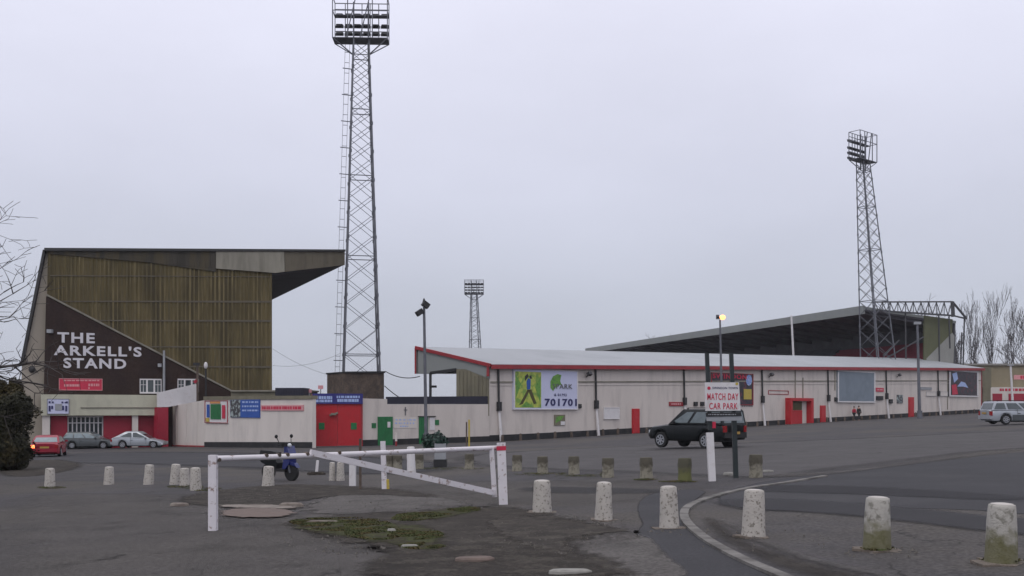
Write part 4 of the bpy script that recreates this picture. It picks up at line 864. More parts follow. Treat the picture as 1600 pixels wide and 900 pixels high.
# ------------------------------------------------------------------ lamp posts and poles
def pole(name, label, cat, base, top, r0, r1, m_):
    o = thing(name, label, cat, base, 0); mb = MB(); mb.tube((0, 0, -.2), Vector(top)-Vector(base), r0, r1, n=8); mb.tube((0, 0, 0), (0, 0, .9), r0*1.6, r0*1.5, n=8)
    mb.build('pole', m_, o, Z0); return o
b = P(666, 696); t = D(662.5, 474, b.y)
o = pole('lamp_post', 'slim grey lamp post with twin dark lamps in front of the green door', 'lamp post', b, t, .13, .09, mt['galv'])
for dx, dz, rz in ((.12, -.1, 20), (-.32, -.65, 200)):
    c = t-b+Vector((dx, 0, dz)); mb = MB(); mb.box(c, (.5, .5, .36), mtx=Matrix.Rotation(R(rz), 3, 'Z')@Matrix.Rotation(R(35), 3, 'Y')); mb.bar(t-b+Vector((0, 0, dz-.1)), c, .08); mb.build('lamp_head', mt['dark'], o, Z0)
mb = MB(); mb.tube(t-b, t-b+Vector((0, 0, .35)), .14, .05); mb.build('cap', mt['dark'], o, Z0)
b = P(1129, 673); t = D(1125, 500, b.y)
o = pole('lamp_post', 'lit lamp post rising behind the car park sign', 'lamp post', b, t, .13, .08, mt['galv'])
mb = MB(); mb.box(t-b+Vector((.05, 0, .18)), (.75, .3, .2)); mb.box(t-b+Vector((-.22, 0, .3)), (.22, .3, .3)); hd = mb.build('lamp_head', mt['galv'], o, Z0)
mb = MB(); mb.ell(t-b+Vector((.2, -.14, .22)), (.26, .2, .22)); mb.build('lit_lens', mt['lampglow'], o, Z0)
b = Vector((*D(1245, 0, 150).xy, gz(*D(1245, 0, 150).xy))); pole('flagpole', 'plain white pole rising behind the long roof', 'pole', b, D(1236.5, 493, 150), .2, .14, mt['white'])
b = P(1437, 654); t = D(1433.5, 507, b.y)
o = pole('lamp_post', 'tall grey pole in front of the far end of the long wall', 'lamp post', b, t, .2, .13, mt['galv'])
mb = MB(); mb.box(t-b+Vector((0, 0, .15)), (.7, .4, .3)); mb.build('lamp_head', mt['galvlight'], o, Z0)
b = Vector((*D(1583, 0, 150).xy, gz(*D(1583, 0, 150).xy))); o = pole('lamp_post', 'pale post in front of the beige building on the right', 'lamp post', b, D(1579, 571, 150), .2, .14, mt['white'])
mb = MB(); mb.box(D(1579, 570.5, 150)-b, (.8, .4, .2)); mb.build('lamp_head', mt['galvlight'], o, Z0)
b = Vector((*D(322, 0, 91).xy, gz(*D(322, 0, 91).xy))); o = pole('lamp_post', 'short lamp pole with white head in front of the olive cladding', 'lamp post', b, D(321.5, 574, 91), .1, .08, mt['dark'])
mb = MB(); mb.ell(D(321.5, 571, 91)-b, (.17, .17, .32)); mb.build('lamp_head', mt['white'], o, Z0)
b = Vector((*D(309, 0, 90).xy, gz(*D(309, 0, 90).xy))); o = pole('camera_pole', 'short dark pole with red bracket beside the stair block', 'pole', b, D(308.5, 571, 90), .12, .1, mt['brick'])
mb = MB(); mb.box(D(307, 569, 90)-b, (.5, .3, .25)); mb.build('camera', mt['dark'], o, Z0); mb = MB(); mb.bar(D(308, 594, 90)-b, D(304, 598, 90)-b, .25); mb.build('bracket', mt['shutter'], o, Z0)
# cables
def cable(label, a, b, sag, r=.025):
    mb = MB(); n = 14; pts = [a.lerp(b, k/n)-Vector((0, 0, sag*4*(k/n)*(1-k/n))) for k in range(n+1)]
    for k in range(n): mb.tube(pts[k], pts[k+1], r, n=4, cap=False)
    tag(mb.build('cable', mt['dark'], loc=a), label, 'cable')
cable('sagging cable from the tall tower to the long stand gable', D(602, 580, 96), D(656, 588, 91), .35, .04)
cable('cable running down from brick hut to dark hoarding', D(601, 603, 90), D(624, 621, 84), .05, .05)
cable('upper faint wire left of the tall tower', D(426, 571, 100), D(532, 552, 100), .5, .012)
cable('lower faint wire left of the tall tower', D(426, 545, 100), D(532, 590, 100), .4, .012)

# ------------------------------------------------------------------ bollards
def bollard_mesh(kind, seed, hgt=.56, r0=.145, r1=.118):
    random.seed(seed); prof = [(r0*1.02, -.12), (r0, .02), (r0*.97, .1), (r0*.92, hgt*.4), (r1*1.08, hgt*.7), (r1*1.0, hgt-.022), (r1*.95, hgt-.005), (r1*.84, hgt)]
    mb = MB(); mb.lathe(prof, 20, wob=.022); return mb
def bollard(name, label, px, py, m_, h=.56, rw=1.0, group='white concrete bollards', seed=0, foot=True, tilt=0, top=True, cat='bollard', r1=.118):
    b = P(px, py); o = thing(name, label, cat, b, seed*1.3, group)
    mb = bollard_mesh(0, seed, h, .145*rw, r1*rw); s = mb.build('shaft', m_, o, Z0, smooth=50)
    rt = random.Random(seed*7); o.rotation_euler = (R(rt.uniform(-1.6, 1.6)), R(tilt+rt.uniform(-1.6, 1.6)), seed*1.3 if not tilt else 0)
    if foot:
        rd = random.Random(seed); mb = MB(); n = 18; pts = []
        for i in range(n): a = 2*math.pi*i/n; r = .175*rw*rd.uniform(.85, 1.5); pts.append(Vector((math.cos(a)*r*1.15, math.sin(a)*r, -.01)))
        mb.poly(pts, (0, 0, .026)); mb.build('footing', mt['footing'], o, Z0)
    if top:
        mb = MB(); mb.lathe([(r1*.8*rw, h-.003), (r1*.82*rw, h+.004), (.06*rw, h+.01)], 16); mb.build('cap', mt['bolltop'], o, Z0, smooth=40)
    return o
near = [(847, 801, 'white chipped bollard nearest to the right end of the barrier', 'boll', .53, 1.12), (943, 813, 'second white bollard right of the barrier in the curved front row', 'boll', .56, .92), (1046, 826, 'white bollard standing just left of the curved kerb', 'boll', .56, .93),
        (1177, 839, 'wide white flared bollard standing just inside the curved kerb', 'boll', .565, 1.0), (1370, 860, 'white bollard with brown green moss on its lower half', 'bollmoss', .555, 1.0), (1564, 880, 'mossy bollard at the right edge of the photo, largest of all', 'bollmoss', .55, 1.02)]
for i, (x, y, lb, m_, h, rw) in enumerate(near): bollard('bollard', lb, x, y, mt[m_], h, rw, 'large bollards in the curved front row', 10+i)
left = [(78, 762, 'leftmost white bollard with a dark chip', .52, 0), (170, 757, 'clean white bollard second from the left', .49, 0), (232, 757, 'slightly leaning white bollard right of the clean one', .54, 4), (273, 757, 'tall white bollard at the back of the cluster of three', .55, 3), (289, 759, 'small white bollard in the middle of the cluster of three', .46, 0), (306, 766, 'white chipped bollard nearest the barrier post in the cluster of three', .55, 0), (419, 760, 'wide white bollard in front of the blue scooter', .51, 0)]
for i, (x, y, lb, h, tl) in enumerate(left): bollard('bollard', lb, x, y, mt['boll'], h, .98 if x != 419 else 1.1, 'white bollards on the left side', 30+i, foot=False, tilt=tl)
mid = [(808, 736, 'grey stub bollard just right of the barrier posts'), (848, 740, 'dark topped stub bollard second right of the barrier'), (897, 741, 'dark topped stub bollard third right of the barrier'), (950, 746, 'reddish dark stub bollard in the middle of the back row'), (1010, 749, 'dark topped stub bollard below the front of the black car'), (1070, 752, 'greenest stub bollard below the middle of the black car'), (1181, 746, 'brown green stub bollard right of the sign posts'),
       (733, 733, 'pale stub bollard seen through the barrier near its right end'), (655, 733, 'stub bollard seen through the barrier left of the litter bin'), (621, 735, 'dark stub bollard behind the white barrier post'), (609, 735, 'narrow stub bollard seen left of the dark stub behind the barrier')]
for i, (x, y, lb) in enumerate(mid): bollard('bollard', lb, x, y, mt['bollgreen'] if x == 1070 else mt['bolldark'], .5 if x < 1000 else .53, 1.1, 'weathered stub bollards in the back row', 50+i, foot=False, top=False, r1=.135)
bollard('bollard', 'pale bollard behind the left part of the barrier brace', 532, 751, mt['boll'], .5, .8, 'white bollards behind the barrier', 71, foot=False)
bollard('bollard', 'white bollard beside the pale one behind the barrier brace', 519, 751, mt['boll'], .5, .62, 'white bollards behind the barrier', 72, foot=False)
bollard('bollard', 'tall white bollard under the middle of the barrier rail', 643, 742, mt['white'], .84, .95, 'white bollards behind the barrier', 73, foot=False)
# square posts behind the barrier
def post(label, px, py, w, h, m_, lean=(0, 0), extra=None):
    b = P(px, py); o = thing('post', label, 'post', b); mb = MB(); mb.bar((0, 0, -.1), (lean[0], lean[1], h), w); mb.build('shaft', m_, o, Z0)
    if extra: mb = MB(); mb.bar((w*.6, 0, 0), (w*.5, 0, .24), w*.8); mb.build('yellow_foot', extra, o, Z0)
    return o
post('white post with yellow foot in front of the first green door', 601, 765, .11, 1.13, mt['gatewhite'], (-.04, 0), mt['yellow'])
post('white square post under the barrier rail, left of the dark thin post', 551, 760, .15, .66, mt['white'])
post('dark thin post behind the barrier brace', 563, 765, .055, 1.2, mt['brick'])
post('short leaning white stub standing on a dark slab', 494, 740, .08, .42, mt['white'], (.05, 0))
b = P(733, 700); o = thing('marker_post', 'thin pale yellow marker post against the cream wall', 'post', b); mb = MB(); mb.tube((0, 0, -.1), (0, 0, 1.75), .055); mb.build('shaft', mt['yellow'], o, Z0); mb = MB(); mb.tube((-.16, .02, -.1), (-.16, .02, 1.6), .045); mb.build('stay', mt['brick'], o, Z0)
b = P(619, 697); o = thing('marker_post', 'pale post with red foot right of the first green door', 'post', b); mb = MB(); mb.tube((0, 0, .35), (0, 0, .95), .08); mb.build('shaft', mt['cream2'], o, Z0); mb = MB(); mb.tube((0, 0, -.1), (0, 0, .35), .07); mb.build('red_foot', mt['redtrim'], o, Z0)
# small stubs along the long wall
src = None; k = 0
t_ = 0.5
wl = (pB-pA).xy.length
while t_ < wl-2:
    q = pA.xy.lerp(pB.xy, t_/wl)+Vector((PL.n.x, PL.n.y))*1.0; xp = 800+1600*q.x/q.y
    t_ += 2.05
    if any(a < xp < b_ for a, b_ in ((983, 1000), (1224, 1266), (1279, 1291), (1417, 1429), (1015, 1160))): continue
    if src is None:
        src = thing('stub_post', 'short dark stub post in the row along the foot of the long cream wall', 'post', (0, 0, 0), 0, 'stub posts along the foot of the long wall')
        mb = MB(); mb.lathe([(.13, -.1), (.12, .3), (.1, .5), (.07, .53)], 8); mb.build('shaft', mt['brick'], src, Z0, smooth=50); s_ = src
    else: s_ = copy_tree(src)
    s_.location = (q.x, q.y, gz(q.x, q.y)); s_.scale = (1, 1, random.uniform(.85, 1.15))

# ------------------------------------------------------------------ barrier
ga = P(333, 829); gbp = P(784, 787)
G2 = thing('barrier', 'long white tubular swing barrier with diagonal brace and rust spots', 'barrier', ga)
gd = (gbp-ga); gdu = Vector((gd.x, gd.y, 0)).normalized(); gp_ = Pl(ga.xy, gbp.xy)
mb = MB(); mb.bar(ga-Vector((0, 0, .1)), Vector((ga.x, ga.y, D(0, 711, ga.y).z)), .115); tag(mb.build('post', mt['gatewhite'], G2), 'left end post')
mb = MB(); rl_ = [gp_.pt(338, 716.5), gp_.pt(440, 713.6), gp_.pt(560, 709.0), gp_.pt(680, 703.8), gp_.pt(779, 699.5)]
for k in range(4): mb.tube(rl_[k], rl_[k+1], .043, n=14)
mb.build('top_rail', mt['gatewhite'], G2, smooth=40)
mb = MB(); 
for x_ in (341, 415, 435, 448, 479, 529): mb.tube(gp_.pt(x_, 714.5+(4 if x_ == 341 else 0)-(x_-340)*.038, .045), gp_.pt(x_, 714.5+(4 if x_ == 341 else 0)-(x_-340)*.038, -.045), .03)
mb.build('rail_bolts', mt['brick'], G2)
mb = MB(); mb.bar(gp_.pt(484, 707, .02), gp_.pt(771, 770, .02), .06, .1); mb.build('diagonal_brace', mt['gatewhite'], G2)
mb = MB(); mb.bar(gp_.pt(768, 699), gp_.pt(773, 776), .09); tag(mb.build('post', mt['gatewhite'], G2), 'inner swing post')
b = P(787, 788); t = D(783, 692, b.y)
o = thing('barrier_post', 'thick white post with red band at the right end of the barrier', 'post', b)
mb = MB(); mb.bar((0, 0, -.1), t-b, .16, .16); mb.build('shaft', mt['gatewhite'], o, Z0)
mb = MB(); d_ = (t-b); mb.bar(d_*.88, d_*.95, .172, .172); mb.build('red_band', mt['redink'], o, Z0)

# ------------------------------------------------------------------ car park sign
b = P(1113, 752); Ys = b.y; b2 = P(1151, 742)
o = thing('car_park_sign', 'white match day car park sign on two dark posts', 'sign', b)
PS = Pl(b.xy, (b.x+1, b.y+.12))
tl = PS.pt(1105.5, 551)
mb = MB(); mb.bar(PS.pt(1110.5, 672, -.05), PS.pt(1105.5, 551, -.05), .085); mb.build('post', mt['darkpost'], o)
mb = MB(); mb.bar(PS.pt(1114, 757, -.05), PS.pt(1110, 676, -.05), .15, .13); tag(mb.build('post', mt['white'], o), 'white square lower post')
mb = MB(); mb.bar(PS.pt(1151, 747, -.05), PS.pt(1148, 655, -.05), .1); mb.bar(PS.pt(1148, 655, -.05), PS.pt(1143.5, 551, -.05), .085); mb.build('post', mt['darkpost'], o)
mb = MB(); mb.poly([PS.pt(1101, 597.5), PS.pt(1154, 597.5), PS.pt(1156.5, 641.5), PS.pt(1102, 642)], PS.n*.03); mb.build('sign_panel', mt['white'], o)
mb = MB(); mb.poly([PS.pt(1102.5, 645), PS.pt(1157, 644), PS.pt(1158, 650), PS.pt(1103, 651)], PS.n*.04); mb.build('lower_bar', mt['dark'], o)
mb = MB(); mb.poly([PS.pt(1103, 651.2), PS.pt(1158, 650.2), PS.pt(1159, 657), PS.pt(1104, 658)], PS.n*.025); mb.build('lower_panel', mt['galvlight'], o)
mb = MB(); dashes(mb, PS, 1106, 647, 1150, 648.5, .04, 51, .4, 1, 4); mb.build('small_print', mt['galvlight'], o)
text_on('MATCH DAY', PS, 1104.5, 614.5, 1153, 625, .031, mt['redink'], o, bold=.01, th=.006)
text_on('CAR PARK', PS, 1107.5, 629.5, 1151.5, 639.5, .031, mt['redink'], o, bold=.01, th=.006)
text_on('SWINDON TOWN', PS, 1112.5, 604.5, 1152, 608, .031, mt['ink'], o, th=.006)
mb = MB(); mb.poly([PS.pt(1107+2.6*math.cos(k*math.pi/6), 606.5+2.6*math.sin(k*math.pi/6), .031) for k in range(12)], PS.n*.006); mb.build('emblem', mt['redink'], o)
mb = MB(); mb.poly([PS.pt(1150.5+2.4*math.cos(k*math.pi/6), 599.8+2.1*math.sin(k*math.pi/6), .031) for k in range(12)], PS.n*.006); tag(mb.build('emblem', mt['yellow'], o), 'round yellow emblem')
mb = MB(); mb.rect(PS, 1113, 659, 1118, 669, -.02, .04); tag(mb.build('reflector', mt['redink'], o), None)

# ------------------------------------------------------------------ litter bin
b = P(688, 730); o = thing('litter_bin', 'white litter bin with black base and bulky dark green top seen behind the barrier', 'bin', b)
mb = MB(); mb.box((0, 0, .14), (.44, .4, .28)); mb.build('base', mt['dark'], o, Z0)
mb = MB(); mb.box((0, 0, .55), (.38, .36, .54)); mb.box((0, 0, .79), (.32, .3, .06)); mb.build('body', mt['galvlight'], o, Z0)
b = P(679, 706); o = thing('bush', 'small dark green shrub in front of the cream wall beside the green door', 'bush', b)
random.seed(5); mb = MB()
for _ in range(900):
    v = Vector((random.gauss(0, 1), random.gauss(0, 1), random.gauss(0, 1))).normalized()*random.uniform(.5, 1); c = Vector((v.x*.75, v.y*.5, .55+v.z*.55*(1+.15*math.sin(5*v.x)))); a = Vector((random.gauss(0, 1), random.gauss(0, 1), random.gauss(0, 1))).normalized()*.06; b__ = a.cross(v).normalized()*.06
    k = len(mb.v); mb.v += [c-a-b__, c+a-b__, c+a+b__, c-a+b__]; mb.f.append([k, k+1, k+2, k+3])
mb.ell((0, 0, .5), (.62, .4, .48)); mb.build('foliage', mt['darkgreen'], o, Z0)
mb = MB(); mb.tube((0, 0, -.1), (0, 0, .4), .06); mb.build('stem', mt['bark'], o, Z0)

# ------------------------------------------------------------------ cars
def interp(p, x):
    for i in range(len(p)-1):
        if p[i][0] <= x <= p[i+1][0]:
            t = (x-p[i][0])/(p[i+1][0]-p[i][0]); t = t*t*(3-2*t)*.35+t*.65
            return p[i][1]+(p[i+1][1]-p[i][1])*t
    return p[0][1] if x < p[0][0] else p[-1][1]
def car(label, loc, rz, L, Wd, deck, gh, Hr, wb, wr, paint, glass, win, group=None, sill=.24, cladding=None, rails=False, cat='car', brake=False, name='parked_car', two_tone=None, xoff=0, boxy=0):
    C = thing(name, label, cat, loc, rz, group)
    hw0 = Wd/2; fx = wb[0]; bx = wb[1]; ra = wr+.06
    xs_ = sorted(set([round(-L/2+L*i/36, 3) for i in range(37)] + [round(w+d*ra, 3) for w in (fx, bx) for d in (-1, -.95, -.8, -.5, 0, .5, .8, .95, 1)]))
    xs_ = [x for x in xs_ if -L/2 <= x <= L/2]
    mb = MB(); sec = []
    for x in xs_:
        e = abs(x)/(L/2); hw = hw0*(1-(.16-.06*boxy)*e**7-.03*e**2); zt = interp(deck, x)
        lift = .16*max(0, (e-.93)/.07)**2
        zs = sill+lift; zb = zs
        for w in (fx, bx):
            if abs(x-w) < ra: zb = max(zb, wr+math.sqrt(max(0, ra*ra-(x-w)**2)))
        zm = zt-(.3-lift*.5)
        zb = min(zb, zt-.12)
        ins = .04 if abs(x) > L/2-.03 else 0
        hw -= ins
        sec.append([(x, 0, zs), (x, hw*.7, zs), (x, hw*.72, zb), (x, hw*.975, zb), (x, hw, min(zb+.1, zt-.1)), (x, hw, max(zb+.03, zm+.12)), (x, hw*.965, zt-.06), (x, hw*.86, zt-.005), (x, hw*.45, zt+.02), (x, 0, zt+.028)])
    n = len(sec[0])
    for s in sec:
        for p in s: mb.v.append(Vector(p))
        for p in s: mb.v.append(Vector((p[0], -p[1], p[2])))
    m2 = 2*n
    for i in range(len(sec)-1):
        for j in range(n-1):
            a = i*m2+j; mb.f.append([a, a+1, a+m2+1, a+m2]); a += n; mb.f.append([a+1, a, a+m2, a+m2+1])
    for i in (0, len(sec)-1):
        f = [i*m2+j for j in range(n)]+[i*m2+n+j for j in range(n-1, -1, -1)]; mb.f.append(f)
    # greenhouse shell
    rb, rt, ft, fb = gh
    def gpnt(u, v, s):      # u 0 rear..1 front, v 0..1
        xb = rb+(fb-rb)*u; xt = rt+(ft-rt)*u; x = xb+(xt-xb)*v; zb_ = interp(deck, xb)-.01; z = zb_+(Hr-.05-zb_)*v
        return Vector((x, s*hw0*(.93-(.17-.07*boxy)*v), z))
    us = [0, .12, .3, .5, .7, .88, 1]; k0 = len(mb.v)
    rows = []
    for s in (1, -1):
        for v in (0, .5, .92, 1.0):
            rows.append(len(mb.v))
            for u in us:
                p = gpnt(u, min(v, 1), s)
                if v == 1.0: p = Vector((p.x*.985, p.y*.9, Hr-.015))
                mb.v.append(p)
    rows.append(len(mb.v))
    for u in us: p = gpnt(u, 1, 1); mb.v.append(Vector((p.x*.97, 0, Hr)))
    nu = len(us)
    def strip(r1, r2):
        for i in range(nu-1): mb.f.append([r1+i, r1+i+1, r2+i+1, r2+i])
    for q in (0, 1, 2): strip(rows[q], rows[q+1]); strip(rows[4+q], rows[5+q])
    strip(rows[3], rows[8]); strip(rows[7], rows[8])
    for idx in (0, nu-1): mb.f.append([rows[0]+idx, rows[1]+idx, rows[2]+idx, rows[3]+idx, rows[8]+idx, rows[7]+idx, rows[6]+idx, rows[5]+idx, rows[4]+idx])
    body = mb.build('body', paint, C, Z0, smooth=38)
    # glass
    def pane(nm, A, B_, C_, D_, off=.006, m_=glass):
        nn = (B_-A).cross(D_-A).normalized(); mid = (A+C_)/2
        if nn.dot(mid-Vector((0, 0, 1)))*1 < 0 and abs(nn.z) < .9: pass
        o_ = nn*off
        q = MB(); q.poly([A-nn*.01, B_-nn*.01, C_-nn*.01, D_-nn*.01], nn*(.01+off)); return q.build(nm, m_, C, Z0)
    for s in (1, -1):
        for (u0, u1, c0, c1) in win:   # c0,c1 = top corner insets
            A, B_, C_, D_ = gpnt(u0, .1, s), gpnt(u1, .1, s), gpnt(u1-c1, .86, s), gpnt(u0+c0, .86, s)
            if s == 1: pane('side_window', B_, A, D_, C_, .012)
            else: pane('side_window', A, B_, C_, D_, .012)
    def endp(u, v, yy): p = gpnt(u, v, 1); return Vector((p.x, p.y*yy, p.z))
    pane('windscreen', endp(1, .08, -.9), endp(1, .08, .9), endp(1, .9, .88), endp(1, .9, -.88), .012)
    pane('rear_window', endp(0, .12, .86), endp(0, .12, -.86), endp(0, .86, -.84), endp(0, .86, .84), .012)
    # wheels
    for wx in (fx, bx):
        for s in (1, -1):
            mb = MB(); wv = .19; yc = s*(hw0-.11)
            mb.lathe([(wr*.62, -wv/2), (wr*.92, -wv/2), (wr, -wv*.32), (wr, wv*.32), (wr*.92, wv/2), (wr*.62, wv/2)], 24, 'Y', (wx, yc, wr)); ty = mb.build('wheel', mt['tyre'], C, Z0, smooth=40)
            mb = MB(); mb.lathe([(wr*.12, -.015), (wr*.16, .0), (wr*.14, .02)], 10, 'Y', (wx, yc+s*.075, wr))
            mb.lathe([(wr*.54, -.02), (wr*.64, -.02), (wr*.64, .02), (wr*.54, .02)], 20, 'Y', (wx, yc+s*.085, wr), close=False)
            for k in range(7):
                a = 2*math.pi*k/7; mb.bar((wx+math.cos(a)*wr*.1, yc+s*.078, wr+math.sin(a)*wr*.1), (wx+math.cos(a)*wr*.58, yc+s*.085, wr+math.sin(a)*wr*.58), .045, .055)
            mb.lathe([(.01, 0), (wr*.6, 0)], 16, 'Y', (wx, yc+s*.05, wr), close=False)
            rm = mb.build('rim', mt['rim'], ty, Z0, smooth=30)
    # lights, bumpers, plates, mirrors
    zf = interp(deck, L/2-.1); zr = interp(deck, -L/2+.06)
    for s in (1, -1):
        mb = MB(); mb.box((L/2-.06, s*hw0*.66, zf-.16), (.14, .34, .15)); mb.build('headlight', mt['lens'], C, Z0)
        mb = MB(); mb.box((-L/2+.045, s*hw0*.77, zr-.2), (.12, .2, .2 if not rails else .28)); mb.build('tail_light', mt['brake'] if (brake and s == 1) else mt['taillens'], C, Z0)
        mb = MB(); mb.box((fb-.42, s*(hw0+.07), interp(deck, fb)+.08), (.12, .16, .12)); mb.build('mirror', cladding or paint, C, Z0)
    bm_ = cladding or paint
    mb = MB(); mb.box((L/2-.06, 0, sill+.22), (.2, Wd*.82, .24)); mb.build('bumper', bm_, C, Z0)
    mb = MB(); mb.box((-L/2+.05, 0, sill+.22), (.2, Wd*.84, .24)); mb.build('bumper', bm_, C, Z0)
    mb = MB(); mb.box((-L/2-.06, 0, .62 if not rails else .72), (.02, .5, .11)); mb.build('number_plate', mt['plate_y'], C, Z0)
    mb = MB(); mb.box((0, 0, sill-.02), (L*.86, Wd*.62, .12)); mb.build('underbody', mt['plastic'], C, Z0)
    if two_tone:
        for s in (1, -1):
            mb = MB(); mb.box(((fx+bx)/2, s*(hw0*.985), sill+.2), (abs(fx-bx)-2*ra-.04, .06, .36)); mb.build('lower_door_panel', two_tone, C, Z0)
    if rails:
        for s in (1, -1):
            mb = MB(); a, b_ = gpnt(.1, 1, s), gpnt(.9, 1, s); mb.bar(Vector((a.x, a.y*.86, Hr+.04)), Vector((b_.x, b_.y*.86, Hr+.04)), .035); mb.box((a.x, a.y*.86, Hr+.01), (.06, .04, .06)); mb.box((b_.x, b_.y*.86, Hr+.01), (.06, .04, .06)); mb.build('roof_rail', mt['plastic'], C, Z0)
    for s in (1, -1):   # door seams and handles
        mb = MB()
        for x_ in (fb-.35, (fb+rb)/2-.08):
            mb.box((x_, s*(hw0*.998), .66), (.014, .012, .62))
        mb.build('door_seam', mt['plastic'], C, Z0)
        mb = MB(); 
        for x_ in ((fb+rb)/2+.02, rb+.75): mb.box((x_, s*(hw0+.012), interp(deck, 0)-.2), (.16, .03, .035))
        mb.build('door_handle', mt['plastic'], C, Z0)
    return C
# black off-roader
c = P(1088, 700)
car('black five door off-road car parked behind the car park sign', c, math.pi-R(49), 4.3, 1.82, [(-2.15, 1.04), (-2.08, 1.1), (.5, 1.1), (1.0, 1.07), (1.9, .98), (2.08, .88), (2.15, .76)], (-2.1, -2.0, .15, .95), 1.77, (1.36, -1.2), .365, mt['paint_black'], mt['glassmid'], [(.03, .26, .0, 0), (.32, .6, .01, .01), (.65, .95, .01, .12)], rails=True, boxy=1.3, sill=.4, name='off_road_car', cladding=mt['plastic'])
c = P(77, 713); hd_ = Vector((-.30, 1)); 
car('small red car with a brake light on beside the dark bush', c, math.atan2(hd_.y, hd_.x), 3.9, 1.7, [(-1.95, .82), (-1.85, .88), (-1.4, .9), (.8, .88), (1.7, .74), (1.95, .6)], (-1.7, -.95, .2, .95), 1.33, (1.25, -1.2), .3, mt['paint_red'], mt['glasslight'], [(.08, .45, .1, .02), (.5, .94, .02, .12)], brake=True)
hb_ = Vector(c); 
c = P(141, 701)
car('grey estate car parked before the barred window of the brown stand', c, R(4), 4.4, 1.7, [(-2.2, .85), (-2.1, .9), (.9, .88), (1.9, .76), (2.2, .6)], (-2.1, -1.75, .2, 1.1), 1.45, (1.35, -1.25), .31, mt['paint_dsilver'], mt['glasslight'], [(.03, .28, .08, 0), (.32, .6, .01, .01), (.64, .95, .01, .12)])
c = P(218, 700)
car('pale silver hatchback parked before the red shutters', c, R(2), 4.3, 1.7, [(-2.15, .8), (-2.05, .88), (-1.5, .92), (.6, .88), (1.8, .66), (2.15, .5)], (-1.95, -.95, .1, 1.15), 1.42, (1.4, -1.15), .31, mt['paint_silver'], mt['glass'], [(.16, .5, .14, .02), (.54, .93, .02, .14)])
c = P(1592, 663)
car('silver estate car with roof rails at the right edge of the photo', c, R(3), 4.5, 1.75, [(-2.25, .88), (-2.15, .92), (.9, .9), (2.0, .78), (2.25, .62)], (-2.18, -1.98, .25, 1.2), 1.48, (1.4, -1.3), .32, mt['paint_silver'], mt['glass'], [(.03, .27, .03, 0), (.31, .6, .01, .01), (.64, .95, .01, .12)], rails=True, two_tone=mt['paint_dsilver'], boxy=.6)
# fix lit third brake light on the red car
# ------------------------------------------------------------------ scooter
b = P(441, 751); S = thing('scooter', 'blue and black motor scooter parked behind the white bollard', 'scooter', b, R(-28))
def wheel_s(x):
    mb = MB(); mb.lathe([(.15, -.05), (.21, -.055), (.235, -.03), (.235, .03), (.21, .055), (.15, .05)], 22, 'Y', (x, 0, .235)); w = mb.build('wheel', mt['tyre'], S, Z0, smooth=40)
    mb = MB(); mb.lathe([(.13, -.02), (.155, -.02), (.155, .02), (.13, .02)], 18, 'Y', (x, 0, .235), close=False)
    for k in range(5): a = 2*math.pi*k/5; mb.bar((x, 0, .235), (x+math.cos(a)*.14, 0, .235+math.sin(a)*.14), .03)
    mb.build('rim', mt['rim'], w, Z0)
wheel_s(.34); wheel_s(-.5)
mb = MB(); mb.poly([(-.72, -.13, .72), (-.68, -.13, .52), (-.3, -.13, .36), (-.1, -.13, .3), (-.08, -.13, .5), (-.2, -.13, .72)], (0, .26, 0)); mb.build('rear_body', mt['paint_black'], S, Z0)
mb = MB(); mb.poly([(-.74, -.11, .74), (-.15, -.11, .73), (-.12, -.11, .79), (-.3, -.11, .83), (-.7, -.11, .85)], (0, .22, 0)); mb.build('seat', mt['plastic'], S, Z0)
mb = MB(); mb.poly([(-.12, -.14, .26), (.2, -.14, .26), (.24, -.14, .34), (-.1, -.14, .34)], (0, .28, 0)); mb.build('floor_board', mt['plastic'], S, Z0)
mb = MB(); mb.poly([(.14, -.17, .34), (.22, -.19, .75), (.17, -.12, .98), (.25, -.1, .98), (.36, -.14, .75), (.34, -.12, .5), (.22, -.14, .34)], (0, .32, 0)); mb.build('front_shield', mt['paint_blue'], S, Z0, smooth=30)
mb = MB(); mb.poly([(.16, -.08, .5), (.3, -.08, .54), (.5, -.08, .5), (.58, -.08, .38), (.52, -.08, .42), (.34, -.08, .46)], (0, .16, 0)); mb.build('mudguard', mt['paint_blue'], S, Z0)
mb = MB(); mb.bar((.34, -.07, .235), (.22, -.07, .7), .04); mb.bar((.34, .07, .235), (.22, .07, .7), .04); mb.bar((.24, 0, .6), (.17, 0, 1.02), .05); mb.build('fork', mt['galv'], S, Z0)
mb = MB(); mb.tube((.12, -.32, 1.02), (.12, .32, 1.02), .02); mb.box((.17, 0, 1.02), (.16, .24, .12)); mb.build('handlebar', mt['plastic'], S, Z0)
mb = MB(); mb.ell((.26, 0, 1.0), (.05, .08, .06)); mb.build('headlight', mt['lens'], S, Z0)
for s in (-1, 1):
    mb = MB(); mb.tube((.12, s*.24, 1.03), (.06, s*.3, 1.22), .01); mb.ell((.06, s*.32, 1.25), (.025, .065, .055)); mb.build('mirror', mt['plastic'], S, Z0)
mb = MB(); mb.box((-.72, 0, .66), (.05, .12, .08)); mb.build('tail_light', mt['taillens'], S, Z0)

